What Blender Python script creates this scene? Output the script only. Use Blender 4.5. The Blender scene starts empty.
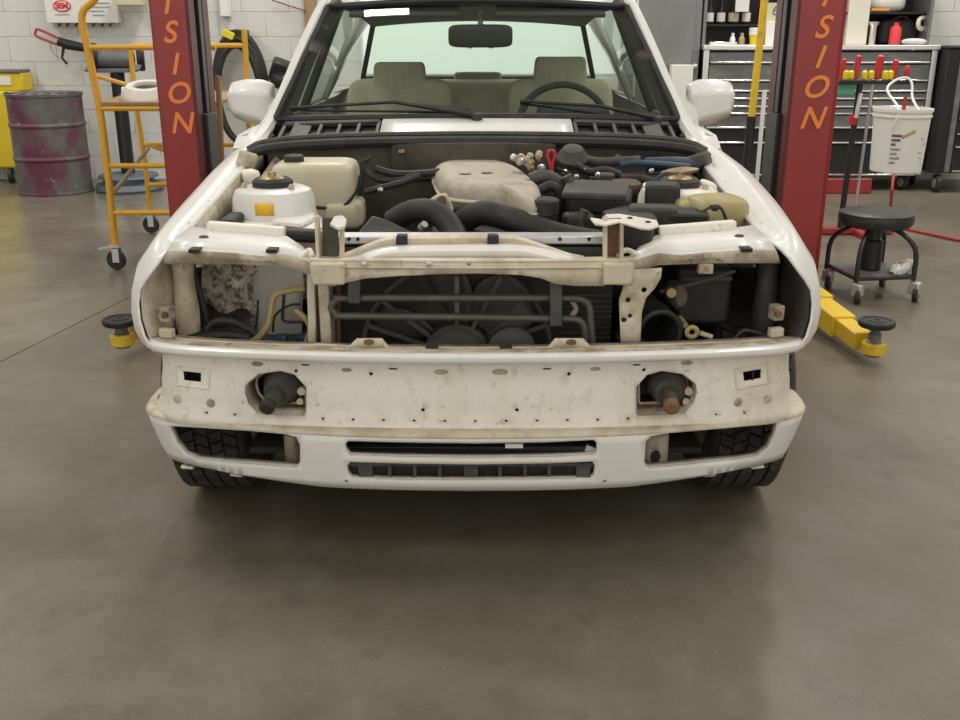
import bpy, bmesh, math, random
from mathutils import Vector, Matrix, Euler
from mathutils.geometry import delaunay_2d_cdt
random.seed(7)
R = math.radians
S = bpy.context.scene
COL = S.collection

# ------------------------------------------------------------------ camera
FPX, PITCH, CX, CY, CH = 980.0, R(18.37), 0.0104, -1.994, 1.22
cam = bpy.data.cameras.new('camera'); cam.sensor_width = 36; cam.lens = 36*FPX/960; cam.clip_start = .05
co = bpy.data.objects.new('camera', cam); COL.objects.link(co)
co.location = (CX, CY, CH); co.rotation_euler = (math.pi/2-PITCH, 0, 0)
S.camera = co
S.view_settings.view_transform = 'Standard'; S.view_settings.look = 'None'
S.view_settings.gamma = 1; S.view_settings.exposure = 0.05
S.view_settings.use_curve_mapping = False

# ------------------------------------------------------------------ world (daylight through the open bay behind the camera)
W = bpy.data.worlds.new('daylight'); S.world = W; W.use_nodes = True
bg = W.node_tree.nodes['Background']; bg.inputs[0].default_value = (1.0, .965, .885, 1); bg.inputs[1].default_value = 1.05

def area(name, loc, sx, sy, power, col=(1, .97, .9), rot=(0, 0, 0)):
    l = bpy.data.lights.new(name, 'AREA'); l.shape = 'RECTANGLE'; l.size = sx; l.size_y = sy
    l.energy = power; l.color = col
    o = bpy.data.objects.new(name, l); COL.objects.link(o); o.location = loc; o.rotation_euler = rot
    return o
# rows of ceiling tube fixtures
for y, xs, pw in ((-3.2, (-5.6, -2.0, 2.0, 5.6), 30), (1.0, (-5.6, -2.2, 2.2, 5.6), 58), (4.94, (-5.6, -1.0, 2.3, 5.6), 92)):
    for x in xs: area('ceiling_tube_light', (x, y, 4.4), .5, 2.3, pw)

# ------------------------------------------------------------------ helpers
_c, _s = math.cos(PITCH), math.sin(PITCH)
def at(u, v, X=None, Y=None, Z=None):
    """world point seen at photo position (u,v) and lying on the given plane"""
    a = (u-480)/FPX; b = (360-v)/FPX
    r = (a, _c+b*_s, -_s+b*_c); O = (CX, CY, CH)
    i, val = (0, X) if X is not None else ((1, Y) if Y is not None else (2, Z))
    t = (val-O[i])/r[i]
    return Vector([O[k]+t*r[k] for k in range(3)])
def pj(p):
    x, y, z = p[0]-CX, p[1]-CY, p[2]-CH; d = y*_c-z*_s
    return 480+FPX*x/d, 360-FPX*(y*_s+z*_c)/d
def inv(surf, u, v, g):
    a, b = g
    for _ in range(25):
        p0 = pj(surf(a, b)); e = 1e-4
        pa = pj(surf(a+e, b)); pb = pj(surf(a, b+e))
        j11, j21 = (pa[0]-p0[0])/e, (pa[1]-p0[1])/e; j12, j22 = (pb[0]-p0[0])/e, (pb[1]-p0[1])/e
        d = j11*j22-j12*j21
        if abs(d) < 1e-9: break
        ru, rv = u-p0[0], v-p0[1]
        a += max(-.1, min(.1, (ru*j22-rv*j12)/d)); b += max(-.05, min(.05, (rv*j11-ru*j21)/d))
    return a, b
def crom(pts, n=6, closed=False):
    P = [Vector(p) for p in pts]; m = len(P); out = []
    rng = range(m if closed else m-1)
    for i in rng:
        if closed: p0, p1, p2, p3 = P[i-1], P[i], P[(i+1) % m], P[(i+2) % m]
        else:
            p1, p2 = P[i], P[i+1]; p0 = P[i-1] if i else p1*2-p2; p3 = P[i+2] if i+2 < m else p2*2-p1
        for k in range(n):
            t = k/n
            out.append(.5*((2*p1)+(p2-p0)*t+(2*p0-5*p1+4*p2-p3)*t*t+(3*p1-p0-3*p2+p3)*t**3))
    if not closed: out.append(P[-1])
    return out
def interp(tab, x):
    if x <= tab[0][0]: return tab[0][1]
    for (a, b), (c, d) in zip(tab, tab[1:]):
        if x <= c: return b+(d-b)*(x-a)/(c-a)
    return tab[-1][1]
def inpoly(p, poly):
    x, y = p; c = False; n = len(poly)
    for i in range(n):
        x1, y1 = poly[i]; x2, y2 = poly[i-1]
        if (y1 > y) != (y2 > y) and x < (x2-x1)*(y-y1)/(y2-y1)+x1: c = not c
    return c

class MB:
    def __init__(s): s.v = []; s.f = []
    def add(s, vs, fs):
        o = len(s.v); s.v += [tuple(p) for p in vs]; s.f += [tuple(i+o for i in f) for f in fs]; return s
    def box(s, x0, x1, y0, y1, z0, z1):
        vs = [(x, y, z) for z in (z0, z1) for y in (y0, y1) for x in (x0, x1)]
        return s.add(vs, [(0, 2, 3, 1), (4, 5, 7, 6), (0, 1, 5, 4), (2, 6, 7, 3), (0, 4, 6, 2), (1, 3, 7, 5)])
    def obox(s, c, size, rot=(0, 0, 0)):
        m = Euler([R(a) for a in rot]).to_matrix(); c = Vector(c); h = [k/2 for k in size]
        vs = [c+m@Vector((x*h[0], y*h[1], z*h[2])) for z in (-1, 1) for y in (-1, 1) for x in (-1, 1)]
        return s.add(vs, [(0, 2, 3, 1), (4, 5, 7, 6), (0, 1, 5, 4), (2, 6, 7, 3), (0, 4, 6, 2), (1, 3, 7, 5)])
    def bar(s, p, q, w, h, up=(0, 0, 1)):
        p, q = Vector(p), Vector(q); d = (q-p).normalized(); u = Vector(up)
        a = d.cross(u).normalized(); b = a.cross(d).normalized()
        vs = [e+a*(i*w/2)+b*(j*h/2) for e in (p, q) for j in (-1, 1) for i in (-1, 1)]
        return s.add(vs, [(0, 2, 3, 1), (4, 5, 7, 6), (0, 1, 5, 4), (2, 6, 7, 3), (0, 4, 6, 2), (1, 3, 7, 5)])
    def tube(s, pts, r, n=8, closed=False, sm=0, caps=True):
        P = crom(pts, sm, closed) if sm else [Vector(p) for p in pts]; m = len(P)
        rad = [interp([(k/(len(r)-1), v) for k, v in enumerate(r)], i/(m-1)) for i in range(m)] if isinstance(r, (list, tuple)) else [r]*m
        t0 = (P[1]-P[0]).normalized(); ref = Vector((0, 0, 1)) if abs(t0.z) < .9 else Vector((1, 0, 0))
        a = t0.cross(ref).normalized(); vs = []
        for i in range(m):
            if closed: t = (P[(i+1) % m]-P[i-1]).normalized()
            else: t = (P[min(i+1, m-1)]-P[max(i-1, 0)]).normalized()
            a = (a-t*a.dot(t)).normalized(); b = t.cross(a)
            for k in range(n):
                w = 2*math.pi*k/n; vs.append(P[i]+(a*math.cos(w)+b*math.sin(w))*rad[i])
        fs = []
        for i in range(m if closed else m-1):
            j = (i+1) % m
            for k in range(n): fs.append((i*n+k, i*n+(k+1) % n, j*n+(k+1) % n, j*n+k))
        if caps and not closed: fs += [tuple(range(n))[::-1], tuple((m-1)*n+k for k in range(n))]
        return s.add(vs, fs)
    def lathe(s, prof, o=(0, 0, 0), axis=(0, 0, 1), n=24, caps=True, sx=1.0, sy=1.0):
        o = Vector(o); ax = Vector(axis).normalized(); ref = Vector((1, 0, 0)) if abs(ax.x) < .9 else Vector((0, 1, 0))
        b = ax.cross(ref).normalized(); a = b.cross(ax); vs = []; fs = []; m = len(prof)
        for r, h in prof:
            for k in range(n):
                w = 2*math.pi*k/n; vs.append(o+ax*h+a*(r*sx*math.cos(w))+b*(r*sy*math.sin(w)))
        for i in range(m-1):
            for k in range(n): fs.append((i*n+k, i*n+(k+1) % n, (i+1)*n+(k+1) % n, (i+1)*n+k))
        if caps:
            if prof[0][0] > 1e-5: fs.append(tuple(range(n))[::-1])
            if prof[-1][0] > 1e-5: fs.append(tuple((m-1)*n+k for k in range(n)))
        return s.add(vs, fs)
    def grid(s, rows, closed=False, ends=False):
        n = len(rows[0]); vs = [p for r in rows for p in r]; fs = []
        for i in range(len(rows)-1):
            for k in range(n if closed else n-1):
                k2 = (k+1) % n; fs.append((i*n+k, i*n+k2, (i+1)*n+k2, (i+1)*n+k))
        if ends: fs += [tuple(range(n))[::-1], tuple((len(rows)-1)*n+k for k in range(n))]
        return s.add(vs, fs)
    def prism(s, poly, vec):
        n = len(poly); vec = Vector(vec); P = [Vector(p) for p in poly]
        return s.add(P+[p+vec for p in P], [tuple(range(n))[::-1], tuple(range(n, 2*n))]+[(i, (i+1) % n, n+(i+1) % n, n+i) for i in range(n)])
    def panel(s, outer, holes, surf, step=.04):
        """2-D outline with holes, filled with an inner grid and laid on surf(a,b)"""
        def dens(poly):
            out = []
            for i in range(len(poly)):
                a, b = Vector(poly[i]), Vector(poly[(i+1) % len(poly)]); k = max(1, int((b-a).length/step+.5))
                out += [tuple(a.lerp(b, j/k)) for j in range(k)]
            return out
        loops = [dens(outer)]+[list(h) for h in holes]
        pts = []; edges = []
        for L in loops:
            o = len(pts); pts += [Vector(p) for p in L]; edges += [(o+i, o+(i+1) % len(L)) for i in range(len(L))]
        xs = [p[0] for p in outer]; ys = [p[1] for p in outer]
        nx = int((max(xs)-min(xs))/step)+1; ny = int((max(ys)-min(ys))/step)+1
        for i in range(1, nx):
            for j in range(1, ny):
                q = (min(xs)+(max(xs)-min(xs))*i/nx, min(ys)+(max(ys)-min(ys))*j/ny)
                if inpoly(q, outer) and not any(inpoly(q, h) for h in holes): pts.append(Vector(q))
        V, _, F = delaunay_2d_cdt(pts, edges, [], 0, 1e-6)[:3]
        keep = []
        for f in F:
            c = sum((V[i] for i in f), Vector((0, 0)))/len(f)
            if inpoly(c, loops[0]) and not any(inpoly(c, h) for h in loops[1:]): keep.append(tuple(f))
        return s.add([surf(p[0], p[1]) for p in V], keep)
    def pillow(s, loop, levels):
        """closed loop blown into a cushion: levels = (inset factor towards the middle, lift)"""
        P = [Vector(p) for p in loop]; c = sum(P, Vector())/len(P)
        rows = [[p.lerp(c, k)+Vector((0, 0, h)) for p in P] for k, h in levels]
        return s.grid(rows, closed=True, ends=True)
    def build(s, name, mat, parent=None, smooth=True, bevel=0, solid=0, sub=0, seg=2, off=1.0, angle=38):
        me = bpy.data.meshes.new(name); me.from_pydata(s.v, [], s.f)
        bm = bmesh.new(); bm.from_mesh(me)
        bmesh.ops.remove_doubles(bm, verts=bm.verts, dist=1e-6)
        bmesh.ops.recalc_face_normals(bm, faces=bm.faces); bm.to_mesh(me); bm.free()
        if smooth:
            me.shade_smooth()
            if angle < 180: me.set_sharp_from_angle(angle=R(angle))
        me.materials.append(MT[mat])
        o = bpy.data.objects.new(name, me); COL.objects.link(o)
        if parent is not None: adopt(o, parent)
        if solid: m = o.modifiers.new('solid', 'SOLIDIFY'); m.thickness = solid; m.offset = off
        if bevel: m = o.modifiers.new('bevel', 'BEVEL'); m.width = bevel; m.segments = seg; m.limit_method = 'ANGLE'; m.angle_limit = R(40)
        if sub: m = o.modifiers.new('sub', 'SUBSURF'); m.levels = sub; m.render_levels = sub
        return o
def adopt(o, p):
    o.parent = p
    if p.type == 'EMPTY': o.matrix_parent_inverse = Matrix.LocRotScale(p.location, p.rotation_euler, p.scale).inverted()
def tag(o, label, cat=None, group=None, kind=None):
    if label: o['label'] = label
    if cat: o['category'] = cat
    if group: o['group'] = group
    if kind: o['kind'] = kind
    return o
def thing(name, loc, label, cat, group=None, rz=0):
    o = bpy.data.objects.new(name, None); COL.objects.link(o); o.location = loc; o.rotation_euler = (0, 0, rz)
    o.empty_display_size = .1
    return tag(o, label, cat, group)
def text(name, s, size, loc, rot, mat, parent, ext=.0008, shear=0, offset=0, label=None):
    c = bpy.data.curves.new(name, 'FONT'); c.body = s; c.size = size; c.extrude = ext; c.shear = shear; c.offset = offset
    c.align_x = 'CENTER'; c.align_y = 'CENTER'
    t = bpy.data.objects.new(name, c); COL.objects.link(t)
    bpy.context.view_layer.update()
    me = bpy.data.meshes.new_from_object(t.evaluated_get(bpy.context.evaluated_depsgraph_get()))
    bpy.data.objects.remove(t)
    me.transform(Matrix.LocRotScale(Vector(loc), Euler([R(a) for a in rot]), None))
    me.materials.clear(); me.materials.append(MT[mat])
    o = bpy.data.objects.new(name, me); COL.objects.link(o)
    if parent is not None: adopt(o, parent)
    if label: o['label'] = label
    return o
def arcpts(c, r, a0, a1, n, ax1=(1, 0, 0), ax2=(0, 0, 1)):
    c = Vector(c); x = Vector(ax1); y = Vector(ax2)
    return [c+x*(r*math.cos(R(a0+(a1-a0)*i/n)))+y*(r*math.sin(R(a0+(a1-a0)*i/n))) for i in range(n+1)]

# ------------------------------------------------------------------ materials
MT = {}
def mat(name, col, rough=.5, metal=0, spots=None, bump=0, bscale=40, coat=0, spec=.5, var=.0, trans=0):
    """spots: list of (colour, scale, lo, hi, stretch xyz, strength) laid over the base colour"""
    m = bpy.data.materials.new(name); m.use_nodes = True; nt = m.node_tree; N = nt.nodes; L = nt.links
    b = N['Principled BSDF']; b.inputs['Roughness'].default_value = rough; b.inputs['Metallic'].default_value = metal
    b.inputs['Specular IOR Level'].default_value = spec
    if coat: b.inputs['Coat Weight'].default_value = coat; b.inputs['Coat Roughness'].default_value = .08
    if trans: b.inputs['Transmission Weight'].default_value = trans
    b.inputs['Base Color'].default_value = (*col, 1)
    tc = N.new('ShaderNodeTexCoord'); prev = None
    for i, sp in enumerate(spots or []):
        c2, sc, lo, hi, st, k = sp
        mp = N.new('ShaderNodeMapping'); mp.inputs['Scale'].default_value = st; mp.inputs['Location'].default_value = (i*3.7, i*1.3, i*2.1)
        L.new(tc.outputs['Object'], mp.inputs[0])
        nz = N.new('ShaderNodeTexNoise'); nz.inputs['Scale'].default_value = sc; nz.inputs['Detail'].default_value = 5; nz.inputs['Roughness'].default_value = .62
        L.new(mp.outputs[0], nz.inputs['Vector'])
        rp = N.new('ShaderNodeMapRange'); rp.inputs[1].default_value = lo; rp.inputs[2].default_value = hi; rp.inputs[4].default_value = k
        L.new(nz.outputs[0], rp.inputs[0])
        mx = N.new('ShaderNodeMix'); mx.data_type = 'RGBA'; mx.inputs[7].default_value = (*c2, 1)
        if prev is None: mx.inputs[6].default_value = (*col, 1)
        else: L.new(prev, mx.inputs[6])
        L.new(rp.outputs[0], mx.inputs[0]); prev = mx.outputs[2]
    if prev is not None: L.new(prev, b.inputs['Base Color'])
    if bump:
        nz = N.new('ShaderNodeTexNoise'); nz.inputs['Scale'].default_value = bscale; nz.inputs['Detail'].default_value = 4
        L.new(tc.outputs['Object'], nz.inputs['Vector'])
        bp = N.new('ShaderNodeBump'); bp.inputs['Strength'].default_value = bump; bp.inputs['Distance'].default_value = .01
        L.new(nz.outputs[0], bp.inputs['Height']); L.new(bp.outputs[0], b.inputs['Normal'])
    MT[name] = m; return m
I3 = (1, 1, 1)
mat('paint', (.80, .79, .76), .32, 0, [((.64, .60, .52), 7, .5, .75, I3, .3), ((.5, .44, .35), 45, .62, .75, I3, .3)], coat=.25)
mat('paint_dirty', (.86, .825, .74), .42, 0, [((.60, .51, .37), 5, .45, .70, (1, 1, .5), .5), ((.42, .33, .22), 26, .55, .72, (1, 1, .6), .45), ((.2, .16, .11), 60, .62, .72, I3, .5)])
mat('paint_grime', (.55, .48, .37), .6, 0, [((.24, .18, .115), 9, .40, .60, I3, .8), ((.70, .65, .56), 14, .52, .66, I3, .55), ((.07, .055, .04), 40, .56, .68, I3, .65)], bump=.15)
mat('paint_tan', (.66, .585, .45), .5, 0, [((.38, .30, .19), 12, .44, .64, I3, .65), ((.76, .71, .61), 8, .52, .68, I3, .5), ((.16, .12, .08), 48, .60, .70, I3, .5)])
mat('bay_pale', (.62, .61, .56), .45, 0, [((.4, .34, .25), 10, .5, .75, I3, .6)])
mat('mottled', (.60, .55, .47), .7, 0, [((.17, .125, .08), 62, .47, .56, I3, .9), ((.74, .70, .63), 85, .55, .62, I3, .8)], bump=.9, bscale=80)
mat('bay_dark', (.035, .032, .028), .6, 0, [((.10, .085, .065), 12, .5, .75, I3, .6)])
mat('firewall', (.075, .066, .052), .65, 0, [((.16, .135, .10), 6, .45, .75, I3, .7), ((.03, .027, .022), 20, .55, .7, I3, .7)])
mat('black_plastic', (.024, .023, .022), .58, 0, [((.08, .075, .066), 14, .5, .8, I3, .5)])
mat('black_rubber', (.020, .020, .020), .62, 0, [((.075, .07, .063), 18, .5, .8, I3, .55)])
mat('grey_plastic', (.06, .058, .053), .6, 0, [((.15, .14, .12), 18, .5, .75, I3, .6)])
mat('tube_grey', (.10, .098, .09), .45, .2, [((.2, .18, .15), 25, .5, .75, I3, .5)])
mat('fan_grey', (.075, .072, .066), .5, 0, [((.14, .125, .1), 15, .5, .75, I3, .6)])
mat('tyre', (.032, .031, .03), .75, 0, [((.11, .10, .09), 22, .45, .75, I3, .7)])
mat('tyre_rust', (.25, .1, .05), .8)
mat('alloy', (.42, .40, .36), .5, .6, [((.25, .2, .14), 15, .5, .75, I3, .6)])
mat('cast_alloy', (.46, .42, .34), .6, .25, [((.26, .21, .14), 14, .5, .72, I3, .7), ((.6, .56, .48), 30, .55, .75, I3, .5)], bump=.25, bscale=60)
mat('silver', (.62, .63, .65), .4, .7, [((.4, .38, .35), 12, .5, .8, I3, .4)])
mat('tank_plastic', (.60, .55, .40), .42, 0, [((.45, .38, .22), 6, .48, .8, (1, 1, .3), .6)])
mat('tank_yellow', (.42, .35, .16), .45, 0, [((.25, .18, .07), 10, .45, .75, I3, .7)])
mat('brass', (.42, .31, .16), .45, .7, [((.2, .13, .06), 40, .5, .65, I3, .7)])
mat('rust', (.22, .12, .06), .7, .2, [((.08, .045, .03), 20, .5, .7, I3, .8)])
mat('brown_cap', (.11, .06, .035), .45)
mat('blue_hose', (.02, .055, .085), .4)
mat('red_plastic', (.55, .025, .03), .35)
mat('sticker_yellow', (.80, .45, .02), .5, 0, [((.45, .25, .02), 60, .6, .7, I3, .6)])
mat('white_plastic', (.80, .79, .74), .45)
mat('seat_fabric', (.50, .46, .33), .85, 0, [((.40, .37, .27), 30, .45, .6, (4, 1, .2), .6)])
mat('interior_dark', (.030, .030, .030), .7)
mat('interior_trim', (.07, .07, .068), .7)
mat('mirror_back', (.04, .04, .042), .4)
mat('chrome', (.85, .85, .87), .18, 1)
mat('steel_bright', (.78, .77, .75), .3, .85)
mat('steel_drawer', (.17, .17, .172), .3, .75, [((.5, .48, .44), 3, .5, .8, (1, 1, 3), .5)])
mat('lift_red', (.29, .022, .02), .35, 0, [((.21, .018, .016), 5, .45, .7, (1, 1, .4), .5)], coat=.2)
mat('lift_red_dark', (.10, .015, .014), .45)
mat('lift_orange', (.85, .24, .05), .5)
mat('lift_black', (.014, .015, .02), .4)
mat('lift_yellow', (.78, .52, .03), .4, 0, [((.35, .22, .03), 16, .58, .72, I3, .6)])
mat('scaffold_yellow', (.72, .39, .035), .45, 0, [((.38, .2, .03), 20, .58, .75, I3, .5)])
mat('drum', (.13, .03, .07), .6, 0, [((.13, .145, .13), 2.4, .40, .56, (1, 1, .8), .95), ((.5, .47, .45), 16, .62, .72, (1, 1, 2), .6), ((.09, .02, .05), 5, .5, .8, I3, .5)])
mat('machine_yellow', (.74, .55, .02), .45)
mat('wood', (.36, .24, .12), .7, 0, [((.2, .12, .06), 8, .45, .7, (6, 6, .5), .7)])
mat('grey_machine', (.16, .165, .165), .5, .3, [((.3, .3, .3), 12, .5, .7, I3, .6)])
mat('blue_grey', (.12, .16, .19), .5, .3, [((.22, .24, .25), 12, .5, .7, I3, .6)])
mat('vinyl', (.025, .025, .027), .42, bump=.1)
mat('frame_black', (.022, .022, .023), .4, .2)
mat('rag', (.72, .71, .68), .9, 0, [((.35, .33, .3), 18, .5, .7, I3, .6)])
mat('locker_grey', (.23, .23, .235), .35, .5, [((.35, .35, .35), 2, .45, .75, (1, 1, .3), .6)])
mat('black_matte', (.012, .012, .013), .6)
mat('paper', (.82, .81, .76), .8)
mat('paper_cream', (.72, .70, .58), .8)
mat('logo_red', (.70, .05, .05), .6)
mat('print_grey', (.34, .36, .38), .8)
mat('print_dark', (.12, .13, .16), .8)
mat('tape', (.52, .38, .16), .7)
mat('screw_yellow', (.80, .62, .02), .4)
mat('green_box', (.10, .34, .22), .6)
mat('orange', (.75, .28, .04), .5)
mat('hose_red', (.38, .03, .03), .5)
mat('plate_tan', (.62, .57, .38), .6)
mat('wall_paint', (.70, .70, .67), .62, 0, [((.60, .60, .57), 2.5, .45, .7, I3, .5)], bump=.1, bscale=60)
mat('mortar', (.66, .66, .63), .7)
mat('ceiling_paint', (.42, .41, .39), .9)
mat('side_wall', (.5, .49, .46), .8)
# concrete floor
m = mat('concrete', (.190, .166, .122), .3, 0, [((.135, .115, .082), .9, .40, .62, I3, .8), ((.25, .235, .2), 2.8, .48, .68, I3, .5), ((.10, .088, .066), 8, .52, .72, I3, .45), ((.27, .25, .21), 4, .60, .72, (2, .7, 1), .25), ((.38, .36, .32), 140, .60, .70, I3, .45), ((.07, .06, .045), 70, .66, .74, I3, .6)], bump=.04, bscale=120, spec=.45)
nt = m.node_tree; nz = nt.nodes.new('ShaderNodeTexNoise'); nz.inputs['Scale'].default_value = 2.2; nz.inputs['Detail'].default_value = 6
rp = nt.nodes.new('ShaderNodeMapRange'); rp.inputs[1].default_value = .3; rp.inputs[2].default_value = .7; rp.inputs[3].default_value = .22; rp.inputs[4].default_value = .42
nt.links.new(nz.outputs[0], rp.inputs[0]); nt.links.new(rp.outputs[0], nt.nodes['Principled BSDF'].inputs['Roughness'])
# glass: thin sheet, Schlick reflection
def glass(name, tint):
    m = bpy.data.materials.new(name); m.use_nodes = True; nt = m.node_tree; nt.nodes.clear()
    o = nt.nodes.new('ShaderNodeOutputMaterial'); mx = nt.nodes.new('ShaderNodeMixShader'); t = nt.nodes.new('ShaderNodeBsdfTransparent')
    g = nt.nodes.new('ShaderNodeBsdfGlossy'); lw = nt.nodes.new('ShaderNodeLayerWeight'); lw.inputs[0].default_value = .5
    pw = nt.nodes.new('ShaderNodeMath'); pw.operation = 'POWER'; pw.inputs[1].default_value = 5
    ma = nt.nodes.new('ShaderNodeMath'); ma.operation = 'MULTIPLY_ADD'; ma.inputs[1].default_value = .92; ma.inputs[2].default_value = .08
    t.inputs[0].default_value = (*tint, 1); g.inputs['Roughness'].default_value = .02; g.inputs[0].default_value = (.9, .95, .95, 1)
    nt.links.new(lw.outputs['Facing'], pw.inputs[0]); nt.links.new(pw.outputs[0], ma.inputs[0]); nt.links.new(ma.outputs[0], mx.inputs[0])
    nt.links.new(t.outputs[0], mx.inputs[1]); nt.links.new(g.outputs[0], mx.inputs[2]); nt.links.new(mx.outputs[0], o.inputs[0])
    MT[name] = m
glass('car_glass', (.86, .94, .88))
mat('door_white', (.80, .81, .79), .5)
mat('grip_red', (.45, .05, .045), .5)
m = bpy.data.materials.new('glow_pane_mat'); m.use_nodes = True; b_ = m.node_tree.nodes['Principled BSDF']
b_.inputs['Base Color'].default_value = (.8, .85, .82, 1); b_.inputs['Roughness'].default_value = .4
b_.inputs['Emission Color'].default_value = (.92, 1, .95, 1); b_.inputs['Emission Strength'].default_value = .36; MT['glow_pane_mat'] = m  # emission added so the background seen through the car glass looks bright
#@@SETTING

# ================================================================== SETTING
WY = 6.76
fl = MB().box(-9, 9, -7, 7.2, -.12, -.010).build('floor', 'concrete', smooth=False); tag(fl, 'grey brown sealed concrete workshop floor', kind='structure')
# two slabs with the saw cut between them (cut runs back along the left side)
ja, jb = at(0, 362, Z=0), at(130, 297, Z=0); jd = (jb-ja).normalized(); jn = Vector((jd.y, -jd.x, 0))*.003
def jx(y, s): p = ja+jd*((y-ja.y)/jd.y)+jn*s; return p.x
MB().prism([(-9, -7, -.009), (jx(-7, -1), -7, -.009), (jx(7, -1), 7, -.009), (-9, 7, -.009)], (0, 0, .009)).build('slab', 'concrete', fl, smooth=False)
MB().prism([(jx(-7, 1), -7, -.009), (9, -7, -.009), (9, 7, -.009), (jx(7, 1), 7, -.009)], (0, 0, .009)).build('slab', 'concrete', fl, smooth=False)
wb = MB().box(-9, 9, WY+.012, WY+.25, -.1, 4.7).build('wall_back', 'mortar', smooth=False); tag(wb, 'white painted concrete block wall', kind='structure')
blk = None
def block(x, z, half=False):
    global blk
    if blk is None:
        blk = MB().box(-.1985, .1985, WY+.006, WY+.014, 0, .197).build('block', 'wall_paint', wb, bevel=.002, seg=1); o = blk
    else:
        o = blk.copy(); COL.objects.link(o); o.parent = wb
    o.location = (x, 0, z); return o
for r in range(9):
    for i in range(18):
        x = -5.6+i*.4+(.2 if r % 2 else 0)
        if x < 1.45: block(x, r*.2+.003)
for r in range(4, 9):
    for i in range(5): block(3.2+i*.4+(.2 if r % 2 else 0), r*.2+.003)
for nm, xs in (('wall_left', (-9.2, -9)), ('wall_right', (9, 9.2))):
    o = MB().box(xs[0], xs[1], -7, 7.2, -.1, 4.7).build(nm, 'side_wall', smooth=False); tag(o, 'plain painted side wall of the workshop', kind='structure')
o = MB().box(-9, 9, -5.0, 7.2, 4.6, 4.8).build('ceiling', 'ceiling_paint', smooth=False); tag(o, 'painted workshop ceiling', kind='structure')
# sectional door behind the car, glowing panel added to brighten the rear window view
dr_ = MB().box(-1.0, 1.22, WY-.02, WY+.01, 0, 2.6).build('door_1', 'door_white', smooth=False); tag(dr_, 'white sectional workshop door with an added glowing panel', kind='structure')
for z in (0.01, .45, 1.62, 2.06): MB().box(-.98, 1.20, WY-.045, WY-.018, z, z+.42).build('door_panel', 'door_white', dr_, bevel=.006)
MB().box(-.98, 1.20, WY-.04, WY-.018, .90, 1.58).build('glow_pane', 'glow_pane_mat', dr_, bevel=.004)  # added glowing sheet, lights the view through the rear window
# timber post on the wall behind the car
o = MB().box(*sorted((at(304, 0, Y=6.7).x, at(316, 0, Y=6.7).x)), 6.67, 6.755, 1.24, 4.55).build('trim_1', 'wood', bevel=.004); tag(o, 'brown timber upright fixed to the block wall', kind='structure')

# ================================================================== CAR
car = thing('car', (0, 1.9, 0), 'white stripped car with bare open front end, parked between the red lift posts', 'car')
def part(mb, name, m, parent=None, label=None, **k):
    o = mb.build(name, m, parent or car, **k)
    if label: o['label'] = label
    return o
ARCH = ((.625, .295, .345), (3.29, .295, .345))
def archz(y, z):
    for cy, cz, r in ARCH:
        d = y-cy
        if abs(d) < r: z = max(z, cz+math.sqrt(r*r-d*d))
    return z
# ---- fenders
FR = [
 [(.690, .275, .69), (.690, .33, .70), (.692, .55, .725), (.692, .8, .755), (.695, 1.0, .785), (.70, 1.25, .81)],
 [(.690, .270, .756), (.690, .33, .765), (.692, .55, .790), (.692, .8, .820), (.695, 1.0, .845), (.70, 1.25, .875)],
 [(.697, .265, .760), (.696, .32, .768), (.698, .55, .794), (.698, .8, .824), (.701, 1.0, .849), (.706, 1.27, .879)],
 [(.706, .235, .750), (.709, .31, .762), (.712, .55, .787), (.712, .8, .817), (.715, 1.0, .843), (.720, 1.30, .873)],
 [(.716, .210, .735), (.722, .30, .768), (.726, .55, .795), (.728, .8, .826), (.731, 1.0, .852), (.735, 1.33, .887)],
 [(.733, .190, .712), (.745, .30, .766), (.750, .55, .796), (.753, .8, .827), (.756, 1.0, .852), (.758, 1.36, .887)],
 [(.752, .183, .688), (.768, .30, .746), (.782, .55, .778), (.787, .8, .808), (.790, 1.0, .832), (.791, 1.36, .867)],
 [(.768, .185, .665), (.795, .28, .708), (.803, .55, .738), (.809, .8, .764), (.811, 1.0, .788), (.812, 1.36, .825)],
 [(.772, .175, .635), (.809, .27, .655), (.812, .55, .67), (.818, .8, .685), (.820, 1.0, .705), (.821, 1.36, .735)],
 [(.768, .162, .60), (.812, .26, .605), (.813, .55, .61), (.820, .8, .615), (.822, 1.0, .62), (.823, 1.36, .625)],
 [(.757, .150, .565), (.806, .25, .565), (.810, .55, .565), (.818, .8, .565), (.821, 1.0, .565), (.822, 1.36, .565)],
 [(.742, .143, .540), (.792, .24, .538), (.803, .50, .535), (.811, .8, .535), (.814, 1.0, .535), (.815, 1.36, .535)],
 [(.738, .150, .530), (.788, .25, .528), (.800, .42, .50), (.806, .8, .40), (.809, 1.0, .38), (.810, 1.36, .38)],
 [(.735, .160, .528), (.780, .26, .526), (.790, .42, .45), (.790, .8, .24), (.792, 1.05, .215), (.792, 1.36, .215)]]
def sidegrid(rows, sx, n=9, arch=True):
    g = []
    for k, r in enumerate(rows):
        L = crom(r, n)
        g.append([Vector((sx*p.x, p.y, archz(p.y, p.z) if arch and p.z < .66 else p.z)) for p in L])
    return g
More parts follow.
